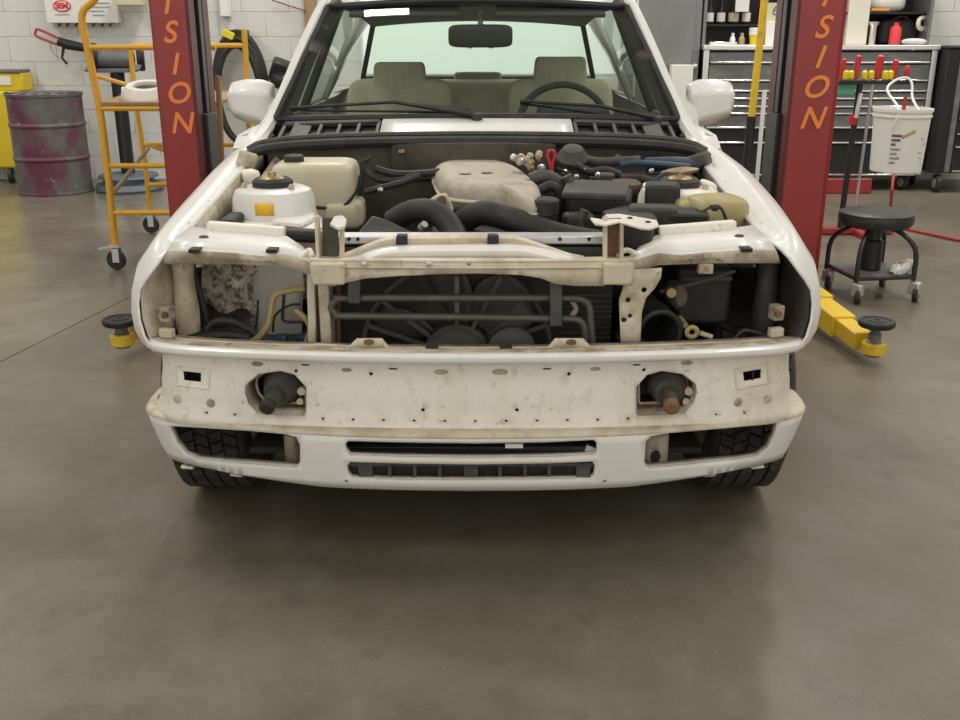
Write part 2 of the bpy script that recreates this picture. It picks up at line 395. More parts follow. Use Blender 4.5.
for sx in (-1, 1):
    FX = FR
    if sx > 0:      # this wing sits a touch fuller than the other
        def bl_(y): return math.sin(math.pi*max(0, min(1, (y-.2)/1.16)))
        FX = [[(x-.012 if k < 3 else (x-.004 if k == 3 else x+.017*bl_(y)), y, z+(.008*bl_(y) if 4 <= k < 9 else 0)) for x, y, z in r] for k, r in enumerate(FR)]
    f = part(MB().grid(sidegrid(FX[1:], sx)), 'fender', 'paint', solid=.006, off=0)
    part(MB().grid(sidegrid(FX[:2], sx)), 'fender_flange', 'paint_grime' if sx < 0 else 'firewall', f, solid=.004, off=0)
    # rounded headlamp flange tip and gutter bolts
    for q in (.42, .62, .82, 1.02):
        zz = interp([(.3, .764), (.55, .789), (.8, .819), (1.0, .845), (1.3, .875)], q)
        part(MB().lathe([(.008, 0), (.008, .004), (.004, .006)], (sx*.712, q, zz-.003), n=6), 'bolt', 'paint_tan', f)
    part(MB().lathe([(.0, .0), (.012, .0), (.012, .004)], (sx*.713, .40, .769), n=4), 'clip', 'black_plastic', f)
# ---- doors, quarters, tail (sides of the shell)
def side_rows(y0, y1, xs):
    T = [(.905, .772), (.895, .80), (.83, .815), (.73, .823), (.62, .825), (.56, .822), (.53, .814), (.36, .806), (.215, .79)]
    return [[(x-(.03*max(0, y-3.6)**1.5 if y > 3.6 else 0), y, z-(.0 if y < 3.5 else (y-3.5)*.0)) for y in [y0+(y1-y0)*i/6 for i in range(7)]] for z, x in T]
for sx in (-1, 1):
    d = part(MB().grid(sidegrid(side_rows(1.365, 2.60, sx), sx, 4)), 'door', 'paint', solid=.006, off=0)
    part(MB().obox((sx*.828, 2.42, .80), (.02, .16, .03)), 'door_handle', 'black_plastic', d, bevel=.006)
    part(MB().grid(sidegrid(side_rows(2.606, 4.22, sx), sx, 8)), 'rear_quarter', 'paint', solid=.006, off=0)
    part(MB().box(sx*.76-.04, sx*.76+.04, 1.02, 2.98, .19, .26), 'sill', 'paint', bevel=.01)
part(MB().grid([[(x*.80, 3.60, .985-.07*x*x*x*x) for x in [i/8-1 for i in range(17)]], [(x*.79, 4.05, .965-.07*x**4) for x in [i/8-1 for i in range(17)]], [(x*.775, 4.23, .94-.06*x**4) for x in [i/8-1 for i in range(17)]], [(x*.775, 4.25, .60) for x in [i/8-1 for i in range(17)]], [(x*.76, 4.24, .25) for x in [i/8-1 for i in range(17)]]]), 'trunk_lid', 'paint', solid=.006, off=0)
part(MB().box(-.78, .78, 4.22, 4.34, .36, .54), 'rear_bumper', 'black_plastic', bevel=.03)
part(MB().box(-.74, .74, .95, 4.18, .17, .21), 'floor_pan', 'bay_dark', smooth=False)
# ---- roof, pillars, glass
def wsb(t): return Vector((.705*t, 1.385+.135*t*t, .955-.022*t*t))
def wst(t): return Vector((.575*t, 1.965+.045*t*t, 1.338-.022*t*t))
TT = [i/10-1 for i in range(21)]
rowsG = []
for k in range(9):
    w = k/8; rowsG.append([wsb(t).lerp(wst(t), w)+Vector((0, -.03, .03))*(4*w*(1-w))*.35 for t in TT])
part(MB().grid(rowsG), 'windshield', 'car_glass', angle=180)
loop = [wsb(t) for t in TT]+[wst(t) for t in reversed(TT)]
part(MB().tube([p+Vector((0, -.004, .004)) for p in loop], .013, 6, closed=True), 'windshield_seal', 'black_rubber')
rowsR = []
for k in range(9):
    w = k/8; y = 1.985+w*1.16
    rowsR.append([Vector((t*(.585-.06*w), y+.045*t*t*(1-w)-.03*t*t*w, 1.352+.03*math.sin(math.pi*w)-.055*w-.028*t*t)) for t in TT])
part(MB().grid(rowsR), 'roof', 'paint', solid=.004, off=0)
part(MB().grid([[p+Vector((0, 0, -.014)) for p in r] for r in rowsR]), 'headliner', 'interior_trim')
for sx in (-1, 1):
    pl = [(sx*.748, 1.36, .868), (sx*.728, 1.49, .915), (sx*.70, 1.62, 1.00), (sx*.655, 1.80, 1.155), (sx*.605, 1.985, 1.305), (sx*.585, 2.10, 1.345), (sx*.575, 2.6, 1.36), (sx*.545, 3.1, 1.30)]
    part(MB().tube(pl, [.026, .024, .021, .019, .018, .018, .018, .018], 8, sm=6), 'roof_pillar', 'paint')
    part(MB().tube([(p[0]-sx*.028, p[1]+.03, p[2]-.012) for p in pl[1:6]], .03, 6, sm=4), 'pillar_trim', 'interior_dark')
    part(MB().grid([[(sx*.70, 1.22, .868), (sx*.705, 1.36, .885), (sx*.715, 1.52, .918), (sx*.72, 1.70, .925)], [(sx*.745, 1.24, .872), (sx*.770, 1.38, .900), (sx*.778, 1.55, .914), (sx*.782, 1.72, .914)], [(sx*.795, 1.26, .868), (sx*.806, 1.38, .896), (sx*.808, 1.55, .902), (sx*.808, 1.72, .902)], [(sx*.812, 1.26, .832), (sx*.818, 1.38, .86), (sx*.822, 1.55, .866), (sx*.822, 1.72, .866)]]), 'cowl_side', 'paint', solid=.004, off=0)
    # door frame, B pillar, C pillar
    part(MB().bar((sx*.775, 2.48, .90), (sx*.60, 2.56, 1.335), .03, .075, up=(0, 1, 0)), 'door_pillar', 'interior_dark', bevel=.006)
    part(MB().grid([[(sx*.785, 3.15, .90), (sx*.80, 3.62, .965)], [(sx*.68, 3.08, 1.12), (sx*.69, 3.42, 1.12)], [(sx*.56, 3.0, 1.315), (sx*.545, 3.14, 1.295)]]), 'rear_pillar', 'paint', solid=.03, off=0)
    part(MB().grid([[(sx*.778, 1.66, .905), (sx*.782, 2.46, .905)], [(sx*.61, 1.99, 1.30), (sx*.60, 2.54, 1.33)]]), 'side_window', 'car_glass')
    part(MB().grid([[(sx*.782, 2.50, .905), (sx*.785, 3.14, .905)], [(sx*.60, 2.58, 1.33), (sx*.565, 3.0, 1.31)]]), 'quarter_window', 'car_glass')
    part(MB().bar((sx*.785, 1.66, .905), (sx*.79, 3.16, .907), .02, .018), 'belt_trim', 'black_rubber', bevel=.004)
    part(MB().bar((sx*.735, 1.55, .57), (sx*.735, 2.56, .57), .05, .60), 'door_card', 'interior_dark', bevel=.02)
def rwb(t): return Vector((.625*t, 3.585-.05*t*t, .995))
def rwt(t): return Vector((.515*t, 3.155-.03*t*t, 1.298-.018*t*t))
part(MB().grid([[rwb(t).lerp(rwt(t), k/4) for t in TT] for k in range(5)]), 'rear_window', 'car_glass', angle=180)
part(MB().tube([rwb(t) for t in TT]+[rwt(t) for t in reversed(TT)], .014, 6, closed=True), 'rear_window_seal', 'black_rubber')
# ---- interior
part(MB().box(-.70, .70, 1.46, 1.80, .55, .925), 'dashboard', 'interior_dark', bevel=.05, seg=3)
part(MB().box(.22, .48, 1.60, 1.80, .90, .975), 'instrument_hood', 'interior_dark', bevel=.03, seg=3)
sw = part(MB().tube(arcpts((.335, 1.92, .875), .175, 0, 354, 40, (1, 0, 0), (0, .42, .907)), .014, 8, closed=True), 'steering_wheel', 'interior_dark')
part(MB().lathe([(.05, 0), (.06, .02), (.045, .04)], (.335, 1.92, .875), (0, .9, -.42), n=16).bar((.17, 1.92, .875), (.50, 1.92, .875), .03, .02), 'wheel_hub', 'interior_dark', sw)
def rbox(mb, c, size, rot, ex=.25, n=16):
    """super-ellipsoid cushion"""
    m = Euler([R(a) for a in rot]).to_matrix(); rows = []
    def sp(a, e): return math.copysign(abs(a)**e, a)
    for i in range(n+1):
        ph = math.pi*(i/n-.5); row = []
        for k in range(n*2):
            th = 2*math.pi*k/(n*2)
            v = Vector((sp(math.cos(ph), ex)*sp(math.cos(th), ex)*size[0]/2, sp(math.cos(ph), ex)*sp(math.sin(th), ex)*size[1]/2, sp(math.sin(ph), ex)*size[2]/2))
            row.append(Vector(c)+m@v)
        rows.append(row)
    return mb.grid(rows, closed=True)
for x in (-.335, .355):
    s_ = part(rbox(MB(), (x, 2.36, .74), (.46, .15, .60), (-14, 0, 0)), 'seat_back', 'seat_fabric')
    hr = part(MB(), 'headrest', 'seat_fabric', s_) if False else None
    zt = 1.108 if x < 0 else 1.13
    hm = MB(); prof = [(.112, zt-.15), (.114, zt-.09), (.108, zt-.02), (.10, zt)]
    hm.grid([[Vector((x+a*w, 2.40+b*.04, z)) for a, b in ((-1, -1), (-.8, -1.25), (.8, -1.25), (1, -1), (1, 1), (-1, 1))] for w, z in prof], closed=True, ends=True)
    part(hm, 'headrest', 'seat_fabric', s_, bevel=.01)
    part(MB().tube([(x-.05, 2.40, zt-.14), (x-.05, 2.40, zt-.22)], .006, 6).tube([(x+.05, 2.40, zt-.14), (x+.05, 2.40, zt-.22)], .006, 6), 'headrest_post', 'chrome', s_)
    part(rbox(MB(), (x, 2.10, .43), (.46, .5, .16), (6, 0, 0)), 'seat_cushion', 'seat_fabric')
rs = part(rbox(MB(), (0, 3.12, .78), (1.2, .18, .44), (-18, 0, 0)), 'rear_seat_back', 'seat_fabric')
part(rbox(MB(), (0, 3.17, 1.00), (.24, .10, .075), (-10, 0, 0)), 'rear_headrest', 'seat_fabric', rs)
part(MB().box(-.66, .66, 3.2, 3.58, .94, .965), 'parcel_shelf', 'interior_dark', bevel=.01)
part(MB().box(-.55, -.12, 3.28, 3.42, .965, 1.015).box(.12, .30, 3.28, 3.42, .965, 1.015), 'shelf_speaker', 'interior_dark', bevel=.01)
rv = part(rbox(MB(), (.012, 1.93, 1.215), (.245, .045, .082), (8, 0, 0), .35), 'rear_view_mirror', 'mirror_back')
part(MB().tube([(.012, 1.945, 1.24), (.012, 1.99, 1.30)], .010, 8), 'mirror_stem', 'mirror_back', rv)
part(MB().box(-.035, -.02, 1.91, 1.93, 1.170, 1.176).box(.045, .06, 1.91, 1.93, 1.170, 1.176), 'mirror_tab', 'mirror_back', rv)
# sun visors under the header
for x in (-.28, .28): part(MB().obox((x, 2.03, 1.305), (.42, .15, .02), (12, 0, 0)), 'sun_visor', 'interior_trim', bevel=.008)
# ---- side mirrors
for sx in (-1, 1):
    xo = .925 if sx < 0 else .955; xi = .775 if sx < 0 else .80
    def sec(x, y0, z0, z1, yd): return [Vector((sx*x, y0, z0)), Vector((sx*x, y0-yd*.5, z0+(z1-z0)*.2)), Vector((sx*x, y0-yd*.5, z1-(z1-z0)*.25)), Vector((sx*x, y0, z1)), Vector((sx*x, y0+yd*.6, z1)), Vector((sx*x, y0+yd*.6, z0))]
    mm = MB().grid([sec(xi-.015, 1.79, .885, 1.045, .07), sec(xi+.03, 1.78, .888, 1.06, .10), sec(xi+.09, 1.78, .905, 1.062, .11), sec(xo-.012, 1.79, .925, 1.052, .10), sec(xo, 1.80, .935, 1.035, .08)], closed=True, ends=True)
    sm_ = part(mm, 'side_mirror', 'paint', bevel=.012, seg=3)
    part(MB().prism([(sx*.745, 1.60, .905), (sx*.79, 1.60, .895), (sx*(xi+.02), 1.84, .91), (sx*(xi+.02), 1.84, 1.02), (sx*.73, 1.72, .985)], (sx*.012, .01, 0)), 'mirror_mount', 'paint', sm_, bevel=.006)
    part(MB().obox((sx*(xi+xo)/2, 1.855, .985), (.13, .006, .10)), 'mirror_glass', 'chrome', sm_)
# ---- cowl, vents, wipers
def cowl(x, w):
    b = Vector((x, 1.205+.05*(x/.66)**2, .905-.03*(x/.66)**2)); t = Vector((x, 1.365+.12*(x/.68)**2, .948-.022*(x/.68)**2)); return b.lerp(t, w)
def cowlgrid(x0, x1, n=12, up=0): return [[cowl(x0+(x1-x0)*i/n, k/3)+Vector((0, 0, up)) for i in range(n+1)] for k in range(4)]
part(MB().grid(cowlgrid(-.665, .665, 24, -.012)), 'cowl_tray', 'black_matte')
part(MB().grid(cowlgrid(-.315, .315)), 'cowl_panel', 'paint', solid=.008)
for sx in (-1, 1):
    g = part(MB().grid([[cowl(sx*(.325+.335*i/8), k) for i in range(9)] for k in (0, .16)]).grid([[cowl(sx*(.325+.335*i/8), k) for i in range(9)] for k in (.84, 1)]), 'vent_grille', 'black_plastic', solid=.008)
    for i in range(6):
        x = sx*(.327+.066*i); p, q = cowl(x, .05), cowl(x, .95)
        part(MB().bar(p, q, .010 if i not in (4,) else .06, .012), 'vent_bar', 'grey_plastic', g)
def wiper(base, elbow, tip0, tip1, nm='wiper'):
    w = part(MB().lathe([(.018, 0), (.018, .018), (.012, .028)], base, (0, -.3, .95), n=12).tube([base+Vector((0, 0, .02)), elbow], [.011, .007], 6), 'wiper_arm', 'black_plastic')
    part(MB().tube([tip0, elbow, tip1], .006, 6).tube([tip0+Vector((0, .006, -.008)), tip1+Vector((0, .006, -.008))], .004, 5), 'wiper_blade', 'black_rubber', w)
def ong(u, v, dz=.02):
    # point on the windshield plane, lifted a little
    lo, hi = 1.2, 2.1
    for _ in range(40):
        m_ = (lo+hi)/2; p = at(u, v, Y=m_); t = p.x/.68
        yg = 1.385+.135*t*t; zg = .955-.022*t*t+(p.y-yg)*.66
        if p.z > zg+dz: lo = m_
        else: hi = m_
    return p
wiper(ong(477, 121, .012), ong(395, 102, .03), ong(290, 108, .015), ong(470, 110, .015))
wiper(ong(657, 124, .012), ong(600, 106, .03), ong(520, 101, .015), ong(650, 118, .015))
# ---- weather strip and bulkhead
ws = [at(246, 154, Y=1.06), at(262, 147, Y=1.09), at(300, 142.5, Y=1.12), at(380, 139.5, Y=1.15), at(480, 138.5, Y=1.16), at(580, 139.5, Y=1.15), at(650, 142, Y=1.12), at(690, 147, Y=1.09), at(708, 155, Y=1.05)]
part(MB().tube([p+Vector((0, 0, -.008)) for p in ws], .017, 8, sm=5), 'weather_strip', 'black_rubber')
part(MB().tube([p+Vector((0, .03, .012)) for p in ws], .009, 6, sm=5), 'hood_seal', 'grey_plastic')
part(MB().box(-.665, .665, 1.17, 1.20, .45, .90), 'bulkhead', 'firewall', smooth=False)
part(MB().obox((-.01, 1.155, .84), (.52, .02, .12), (6, 0, 0)), 'heat_shield', 'firewall', bevel=.006)
for u in (403, 618, 400): part(MB().lathe([(.008, 0), (.006, .008)], at(u, 157 if u > 500 else 151, Y=1.14), (0, -1, 0), n=8), 'bolt', 'brass')
for sx in (-1, 1):
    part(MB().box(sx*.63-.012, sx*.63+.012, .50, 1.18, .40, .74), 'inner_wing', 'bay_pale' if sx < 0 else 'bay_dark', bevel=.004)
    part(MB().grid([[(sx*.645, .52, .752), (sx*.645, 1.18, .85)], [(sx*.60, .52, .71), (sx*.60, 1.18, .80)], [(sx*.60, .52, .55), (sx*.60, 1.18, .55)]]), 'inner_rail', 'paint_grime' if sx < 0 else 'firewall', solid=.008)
part(MB().box(-.56, .56, .24, 1.17, .235, .25), 'under_tray', 'bay_dark', smooth=False)
part(MB().box(-.60, .60, .50, .52, .19, .56), 'crossmember', 'bay_dark', smooth=False)
# ================================================================== FRONT PANELS
def plan(tab):
    L = [Vector((p[0], p[1])) for p in crom([(x, y, 0) for x, y in tab], 8)]
    cum = [0]
    for a, b in zip(L, L[1:]): cum.append(cum[-1]+(b-a).length)
    def f(s):
        a = abs(s); sg = 1 if s >= 0 else -1
        if a > cum[-1]: a = cum[-1]
        for i in range(len(cum)-1):
            if a <= cum[i+1]:
                t = (a-cum[i])/(cum[i+1]-cum[i]); p = L[i].lerp(L[i+1], t); d = (L[i+1]-L[i]).normalized(); break
        n = Vector((-d.y, d.x))            # points inwards (rearwards)
        return Vector((p.x*sg, p.y)), Vector((n.x*sg, n.y)), a/cum[-1]
    return f, cum[-1]
NP, NF = plan([(0, .040), (.20, .045), (.40, .060), (.60, .088), (.70, .112), (.752, .150), (.782, .215), (.79, .30)])
NL = .792
VP, VL = plan([(0, .030), (.20, .036), (.40, .058), (.60, .098), (.70, .130), (.768, .168), (.798, .225), (.803, .30), (.802, .38), (.80, .44)])
PROF = [(.36, .012), (.372, .010), (.380, .012), (.386, .026), (.44, .030), (.458, .031), (.462, .036), (.53, .038), (.545, .038)]
def fp(s, z):
    p, n, a = NP(s); d = interp(PROF, z); return Vector((p.x+n.x*d, p.y+n.y*d, z))
def oct_(u, v, g, sx):
    pts = [(-30, 0), (-29, -8), (-15, -19), (5, -22), (20, -18), (31, -6), (31, 20), (29, 23), (2, 22), (-18, 20), (-27, 10)]
    return [inv(fp, u+sx*a, v+b, g) for a, b in pts]
octL = oct_(275, 393, (-.45, .45), 1); octR = oct_(667, 393, (.45, .45), -1)
def quad(surf, pts, g): return [inv(surf, a, b, g) for a, b in pts]
sqL = quad(fp, [(183, 371), (201, 373), (201, 382), (184, 380)], (-.62, .48)); sqR = quad(fp, [(743, 372), (761, 369), (761, 378), (744, 381)], (.62, .48))
def dot(surf, u, v, r, g, n=6):
    c = inv(surf, u, v, g); return [(c[0]+r*math.cos(2*math.pi*i/n+.3), c[1]+r*math.sin(2*math.pi*i/n+.3)) for i in range(n)]
holes = [octL, octR, sqL, sqR]
for u, v in [(296, 371), (371, 374), (569, 374), (644, 370), (423, 410), (517, 410)]: holes.append(dot(fp, u, v, .0045, ((u-475)/430, .45)))
for u, v in [(393, 369), (547, 369), (305, 365), (637, 365)]:
    c = inv(fp, u, v, ((u-475)/430, .5)); holes.append([(c[0]-.009, c[1]-.002), (c[0]+.009, c[1]-.002), (c[0]+.009, c[1]+.002), (c[0]-.009, c[1]+.002)])
for i in range(19):
    s_ = -.63+i*.07
    if min(abs(s_+.45), abs(s_-.45)) > .05: holes.append([(s_-.003, .3885), (s_+.003, .3885), (s_+.003, .3925), (s_-.003, .3925)])
front = part(MB().panel([(-NF, .362), (NF, .362), (NF, .54), (-NF, .54)], holes, fp, .022), 'front_panel', 'paint_dirty', solid=.003, off=-1, angle=50)
# pressed frames round the square tow-hook holes
for sq in (sqL, sqR):
    c = (sum(p[0] for p in sq)/4, sum(p[1] for p in sq)/4); L = [(c[0]+(p[0]-c[0])*1.9, c[1]+(p[1]-c[1])*2.2) for p in sq]
    part(MB().tube([fp(*p) for p in L], .004, 6, closed=True), 'pressed_rim', 'paint_dirty', front)
cR = (sum(p[0] for p in sqR)/4, sum(p[1] for p in sqR)/4)
part(MB().bar(fp(cR[0], cR[1]-.012), fp(cR[0], cR[1]+.012), .004, .004), 'hole_divider', 'black_matte', front)
for u, v in [(157, 398), (178, 399), (211, 403), (738, 402), (767, 399)]:
    part(MB().lathe([(.011, 0), (.009, .004), (.004, .006)], fp(*inv(fp, u, v, ((u-475)/430, .41))), (0, -1, .1), n=8), 'fixing_stud', 'paint_grime', front)
for u, v, w in [(441, 372, .018), (500, 372, .02), (595, 369, .013), (347, 370, .013), (686, 363, .016), (258, 364, .016)]:
    c = fp(*inv(fp, u, v, ((u-475)/430, .5)))
    part(MB().lathe([(w, 0), (w*.8, .003), (w*.3, .002)], c+Vector((0, .001, 0)), (0, -1, 0), n=12, sy=.4), 'nut_plate', 'paint_grime', front)
# recessed bumper-damper wells with dampers
for sx, ol in ((-1, octL), (1, octR)):
    c = Vector((sx*.445, .16, .452))
    ring = [fp(*p) for p in ol]
    inn = [Vector((p.x+(c.x-p.x)*.16, p.y+.055, p.z+(c.z-p.z)*.16)) for p in ring]
    deep = [Vector((p.x+(c.x-p.x)*.2, p.y+.11, p.z+(c.z-p.z)*.2)) for p in ring]
    well = part(MB().grid([ring, inn], closed=True), 'damper_well', 'paint_grime', solid=.003)
    part(MB().grid([inn, deep], closed=True), 'well_sleeve', 'bay_dark', well)
    part(MB().tube(inn, .0045, 6, closed=True), 'well_rim', 'paint_tan', well)
    part(MB().add(deep, [tuple(range(len(deep)))]), 'well_back', 'bay_dark', well)
    tip = at(269 if sx < 0 else 671, 404, Y=.04); base = Vector((sx*.443, .155, .452))
    d = part(MB().lathe([(.044, 0), (.044, .025), (.034, .04), (.032, .06)], base, tip-base, n=20), 'bumper_damper', 'grey_plastic')
    part(MB().tube([base, tip], [.020, .017], 12), 'piston_rod', 'grey_plastic', d)
    part(MB().lathe([(.012, 0), (.018, .004), (.018, .018), (.012, .024)], tip-Vector((0, .0, 0)), (tip-base), n=12), 'rod_end', 'black_rubber' if sx < 0 else 'rust', d)
    part(MB().lathe([(.010, 0), (.010, .012)], c+Vector((.045, -.03, -.01)), (0, -1, 0), n=8).lathe([(.008, 0), (.008, .012)], c+Vector((.04, -.03, -.035)), (0, -1, 0), n=8), 'bolt', 'paint_tan', well)
# ---- ledge above it (headlamp sill): rounded bar plus standing flange with tabs
def lsec(s, L):
    p, n, a = NP(s); return [Vector((p.x+n.x*d, p.y+n.y*d, h)) for d, h in L]
LS = ((.018, .556), (.008, .555), (.0, .550), (-.002, .543), (.0, .537), (.006, .532), (.040, .530))
sill = part(MB().grid([lsec(-NL-.02+2*(NL+.02)*i/48, LS) for i in range(49)]), 'lamp_sill', 'paint', solid=.003, off=-1)
part(MB().grid([lsec(-NL+2*NL*i/48, ((.090, .552), (.065, .553), (.017, .5565))) for i in range(49)]), 'sill_ledge', 'paint_grime', sill, solid=.002, off=-1)
def fl_(s, z):
    p, n, a = NP(s); d = .058; return Vector((p.x+n.x*d, p.y+n.y*d, z))
top = [(165, 341), (190, 342), (240, 345), (306, 347), (318, 343), (350, 345), (357, 338), (382, 338), (389, 347), (408, 350), (430, 351.5), (478, 352), (520, 351.5), (548, 348), (555, 338), (583, 338), (590, 346), (620, 345), (640, 345), (700, 342), (760, 339), (785, 336)]
tl = [inv(fl_, u, v, ((u-475)/430, .57)) for u, v in top]
flg = part(MB().panel([(-NL+.01, .553)]+[(p[0], max(p[1], .5565)) for p in tl]+[(NL-.01, .553)], [], fl_, .03), 'sill_flange', 'paint_tan', solid=.004, angle=50)
for u in (369, 571):
    c = at(u, 342, Y=.100); part(MB().lathe([(.012, 0), (.012, .004)], c, (0, -1, 0), n=14, sy=.55), 'tab_hole', 'rust', flg)
for u in (432, 506): part(MB().box(at(u, 350, Y=.08).x-.014, at(u, 350, Y=.08).x+.014, .090, .102, .552, .568), 'rubber_clip', 'black_rubber', flg, bevel=.003)
# ---- valance with openings
def vs(s, z):
    p, n, a = VP(s); k = .12+.42*max(0, (a-.55)/.45)**1.0
    d = (.362-z)*k-.004*math.sin(math.pi*min(1, max(0, (.362-z)/.14)))
    return Vector((p.x+n.x*d, p.y+n.y*d, z))
fogL = quad(vs, [(170, 426), (205, 428), (250, 431), (285, 434), (296, 437), (300, 445), (300, 464), (296, 467.5), (270, 466), (225, 462.5), (198, 459.5), (186, 454), (177, 443)], (-.62, .30))
fogR = quad(vs, [(646, 441), (652, 436), (670, 433), (710, 429.5), (745, 426), (777, 423), (774, 436), (768, 448), (758, 456), (740, 459.5), (700, 463.5), (660, 467.5), (649, 468), (644, 464)], (.60, .30))
up = quad(vs, [(348, 441), (400, 442.5), (475, 443.5), (545, 442.5), (594, 440), (597, 443), (597, 452), (594, 455), (545, 457), (475, 458), (400, 457), (350, 455), (346, 450), (345, 444)], (0, .34))
lw = quad(vs, [(350, 462), (400, 463.5), (475, 464.5), (545, 463.5), (592, 461.5), (595, 465), (594, 475), (590, 478.5), (545, 479.5), (475, 480.5), (400, 480), (352, 477.5), (348, 473), (347, 466)], (0, .27))
botz = [(s_, .226-.0*abs(s_)) for s_ in (-VL, -.85, -.7, -.5, -.3, 0, .3, .5, .7, .85, VL)]
bot = []
for i in range(25):
    s_ = -VL+2*VL*i/24; bot.append((s_, .226+.020*min(1, max(0, (abs(s_)-.36)/.26))+max(0, abs(s_)-.82)*.35))
out = bot+[(VL, .362), (-VL, .362)]
val = part(MB().panel(out, [fogL, fogR, up, lw], vs, .022), 'front_spoiler', 'paint', solid=.004, off=-1, angle=50)
def vsec(s):
    p, n, a = VP(s); q, m_, b = NP(max(-NL, min(NL, s))); top_ = Vector((p.x, p.y, .362))
    L = []
    for d, h in ((0, .362), (.004, .368), (.012, .372), (.03, .374), (.055, .375)): L.append(Vector((p.x+n.x*d, p.y+n.y*d, h)))
    return L
part(MB().grid([vsec(-VL+2*VL*i/60) for i in range(61)]), 'spoiler_top', 'paint_tan', val, solid=.003)
# rims folded into the openings
for h, d in ((fogL, .03), (fogR, .03), (up, .025), (lw, .025)):
    r0 = [vs(*p) for p in h]; part(MB().grid([r0, [p+Vector((0, d, 0)) for p in r0]], closed=True), 'opening_rim', 'paint_dirty', val, solid=.002)
part(MB().tube([vs(*p)+Vector((0, .022, 0)) for p in bot], .012, 6), 'spoiler_lip', 'black_rubber', val)
# black insert with slots in the lower opening
gi = part(MB().box(-.31, .305, .075, .085, .235, .315), 'intake_backing', 'black_matte', val, smooth=False)
for u in (366, 390, 415, 440, 471, 500, 525, 549, 583):
    w = .016 if u in (366, 471, 583) else .004
    p = at(u, 471, Y=.066); part(MB().box(p.x-w, p.x+w, .058, .078, p.z-.024, p.z+.024), 'intake_bar', 'grey_plastic', gi)
for v in (463.5, 479): p = at(475, v, Y=.062); part(MB().box(-.30, .30, .056, .076, p.z-.004, p.z+.004), 'intake_frame', 'grey_plastic', gi)
p = at(475, 449, Y=.07); part(MB().bar((-.29, .10, p.z-.01), (.29, .08, p.z), .02, .012), 'oil_line', 'black_plastic', val)
p = at(514, 444, Y=.06); part(MB().box(p.x-.02, p.x+.02, .05, .056, p.z-.006, p.z+.004), 'white_tag', 'white_plastic', val)
p = at(590, 449, Y=.07); part(MB().obox(p, (.022, .01, .016), (0, 20, 0)), 'pipe_clip', 'silver', val)
# lamp brackets inside the fog openings
for sx in (-1, 1):
    a = at(291 if sx < 0 else 656, 440, Y=.15); b = at(293 if sx < 0 else 655, 466, Y=.15); hw = .018 if sx < 0 else .032
    def lb(x, z): return Vector((x, .15+.3*abs(x-a.x), z))
    hole = [(b.x+.013*math.cos(t*math.pi/4), (a.z+b.z)/2-.012+.02*math.sin(t*math.pi/4)) for t in range(8)]
    part(MB().panel([(a.x-hw, b.z), (a.x+hw, b.z), (a.x+hw, a.z+.01), (a.x-hw, a.z+.01)], [hole] if sx > 0 else [], lb, .02), 'fog_bracket', 'paint_grime', solid=.003)
    e = Vector((sx*.49, .30, .345)); part(MB().tube(arcpts(e, .05, 0, 354, 24, (1, 0, 0), (0, .2, 1)), .008, 6, closed=True), 'duct_ring', 'white_plastic' if sx < 0 else 'grey_plastic')
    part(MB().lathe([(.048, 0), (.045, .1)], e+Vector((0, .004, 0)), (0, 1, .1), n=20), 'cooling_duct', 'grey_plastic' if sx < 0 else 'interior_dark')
    part(MB().tube([(sx*.40, .20, .25), (sx*.52, .34, .29)], .012, 6), 'brace', 'paint_grime')
# valance end brackets showing under the lip
for u, v in [(188, 466.5), (237, 474), (709, 474), (757, 466)]:
    c = at(u, v, Y=.17); part(MB().obox(c, (.032, .02, .008), (0, 6 if u < 475 else -6, 0)), 'lip_bracket', 'paint_dirty', bevel=.004)
# ---- wheels
def wheel(sx, y):
    cx = (.712 if sx > 0 else -.700) if y < 1 else sx*.715; o = Vector((cx, y, .297))
    prof = [(.185, -.088), (.20, -.100), (.235, -.104), (.270, -.101), (.283, -.092), (.287, -.08), (.287, .08), (.283, .092), (.270, .101), (.235, .104), (.20, .100), (.185, .088)]
    t = part(MB().lathe(prof, o, (1, 0, 0), 48, caps=False), 'tyre', 'tyre')
    mb = MB(); nb = 54
    for k in range(5):
        xc = -.072+k*.036; w = .0145; sk = (.35 if k % 2 else -.35)
        for j in range(nb):
            a0 = 2*math.pi*j/nb; a1 = a0+2*math.pi/nb*.80; vs_ = []
            for r in (.283, .2965):
                for dx, aa in ((-w, a0), (w, a0+sk*.12), (w, a1+sk*.12), (-w, a1)):
                    vs_.append((o.x+xc+dx, o.y-r*math.cos(aa), o.z+r*math.sin(aa)))
            mb.add(vs_, [(4, 5, 6, 7), (0, 1, 5, 4), (1, 2, 6, 5), (2, 3, 7, 6), (3, 0, 4, 7)])
    tr = part(mb, 'tread', 'tyre', t, smooth=False); tr['kind'] = 'stuff'
    part(MB().lathe([(.186, -.085), (.170, -.07), (.165, .06), (.186, .086)], o, (1, 0, 0), 36, caps=False), 'rim', 'alloy', t)
    part(MB().lathe([(.168, .03), (.12, .045), (.06, .04), (.05, .055), (.0, .055)], o, (sx, 0, 0), 30), 'rim_face', 'alloy', t)
    part(MB().lathe([(.13, -.03), (.13, -.012), (.05, -.012), (.05, .03)], o, (sx, 0, 0), 30), 'brake_disc', 'rust', t)
for y in (.605, 3.29):
    for sx in (-1, 1): wheel(sx, y)
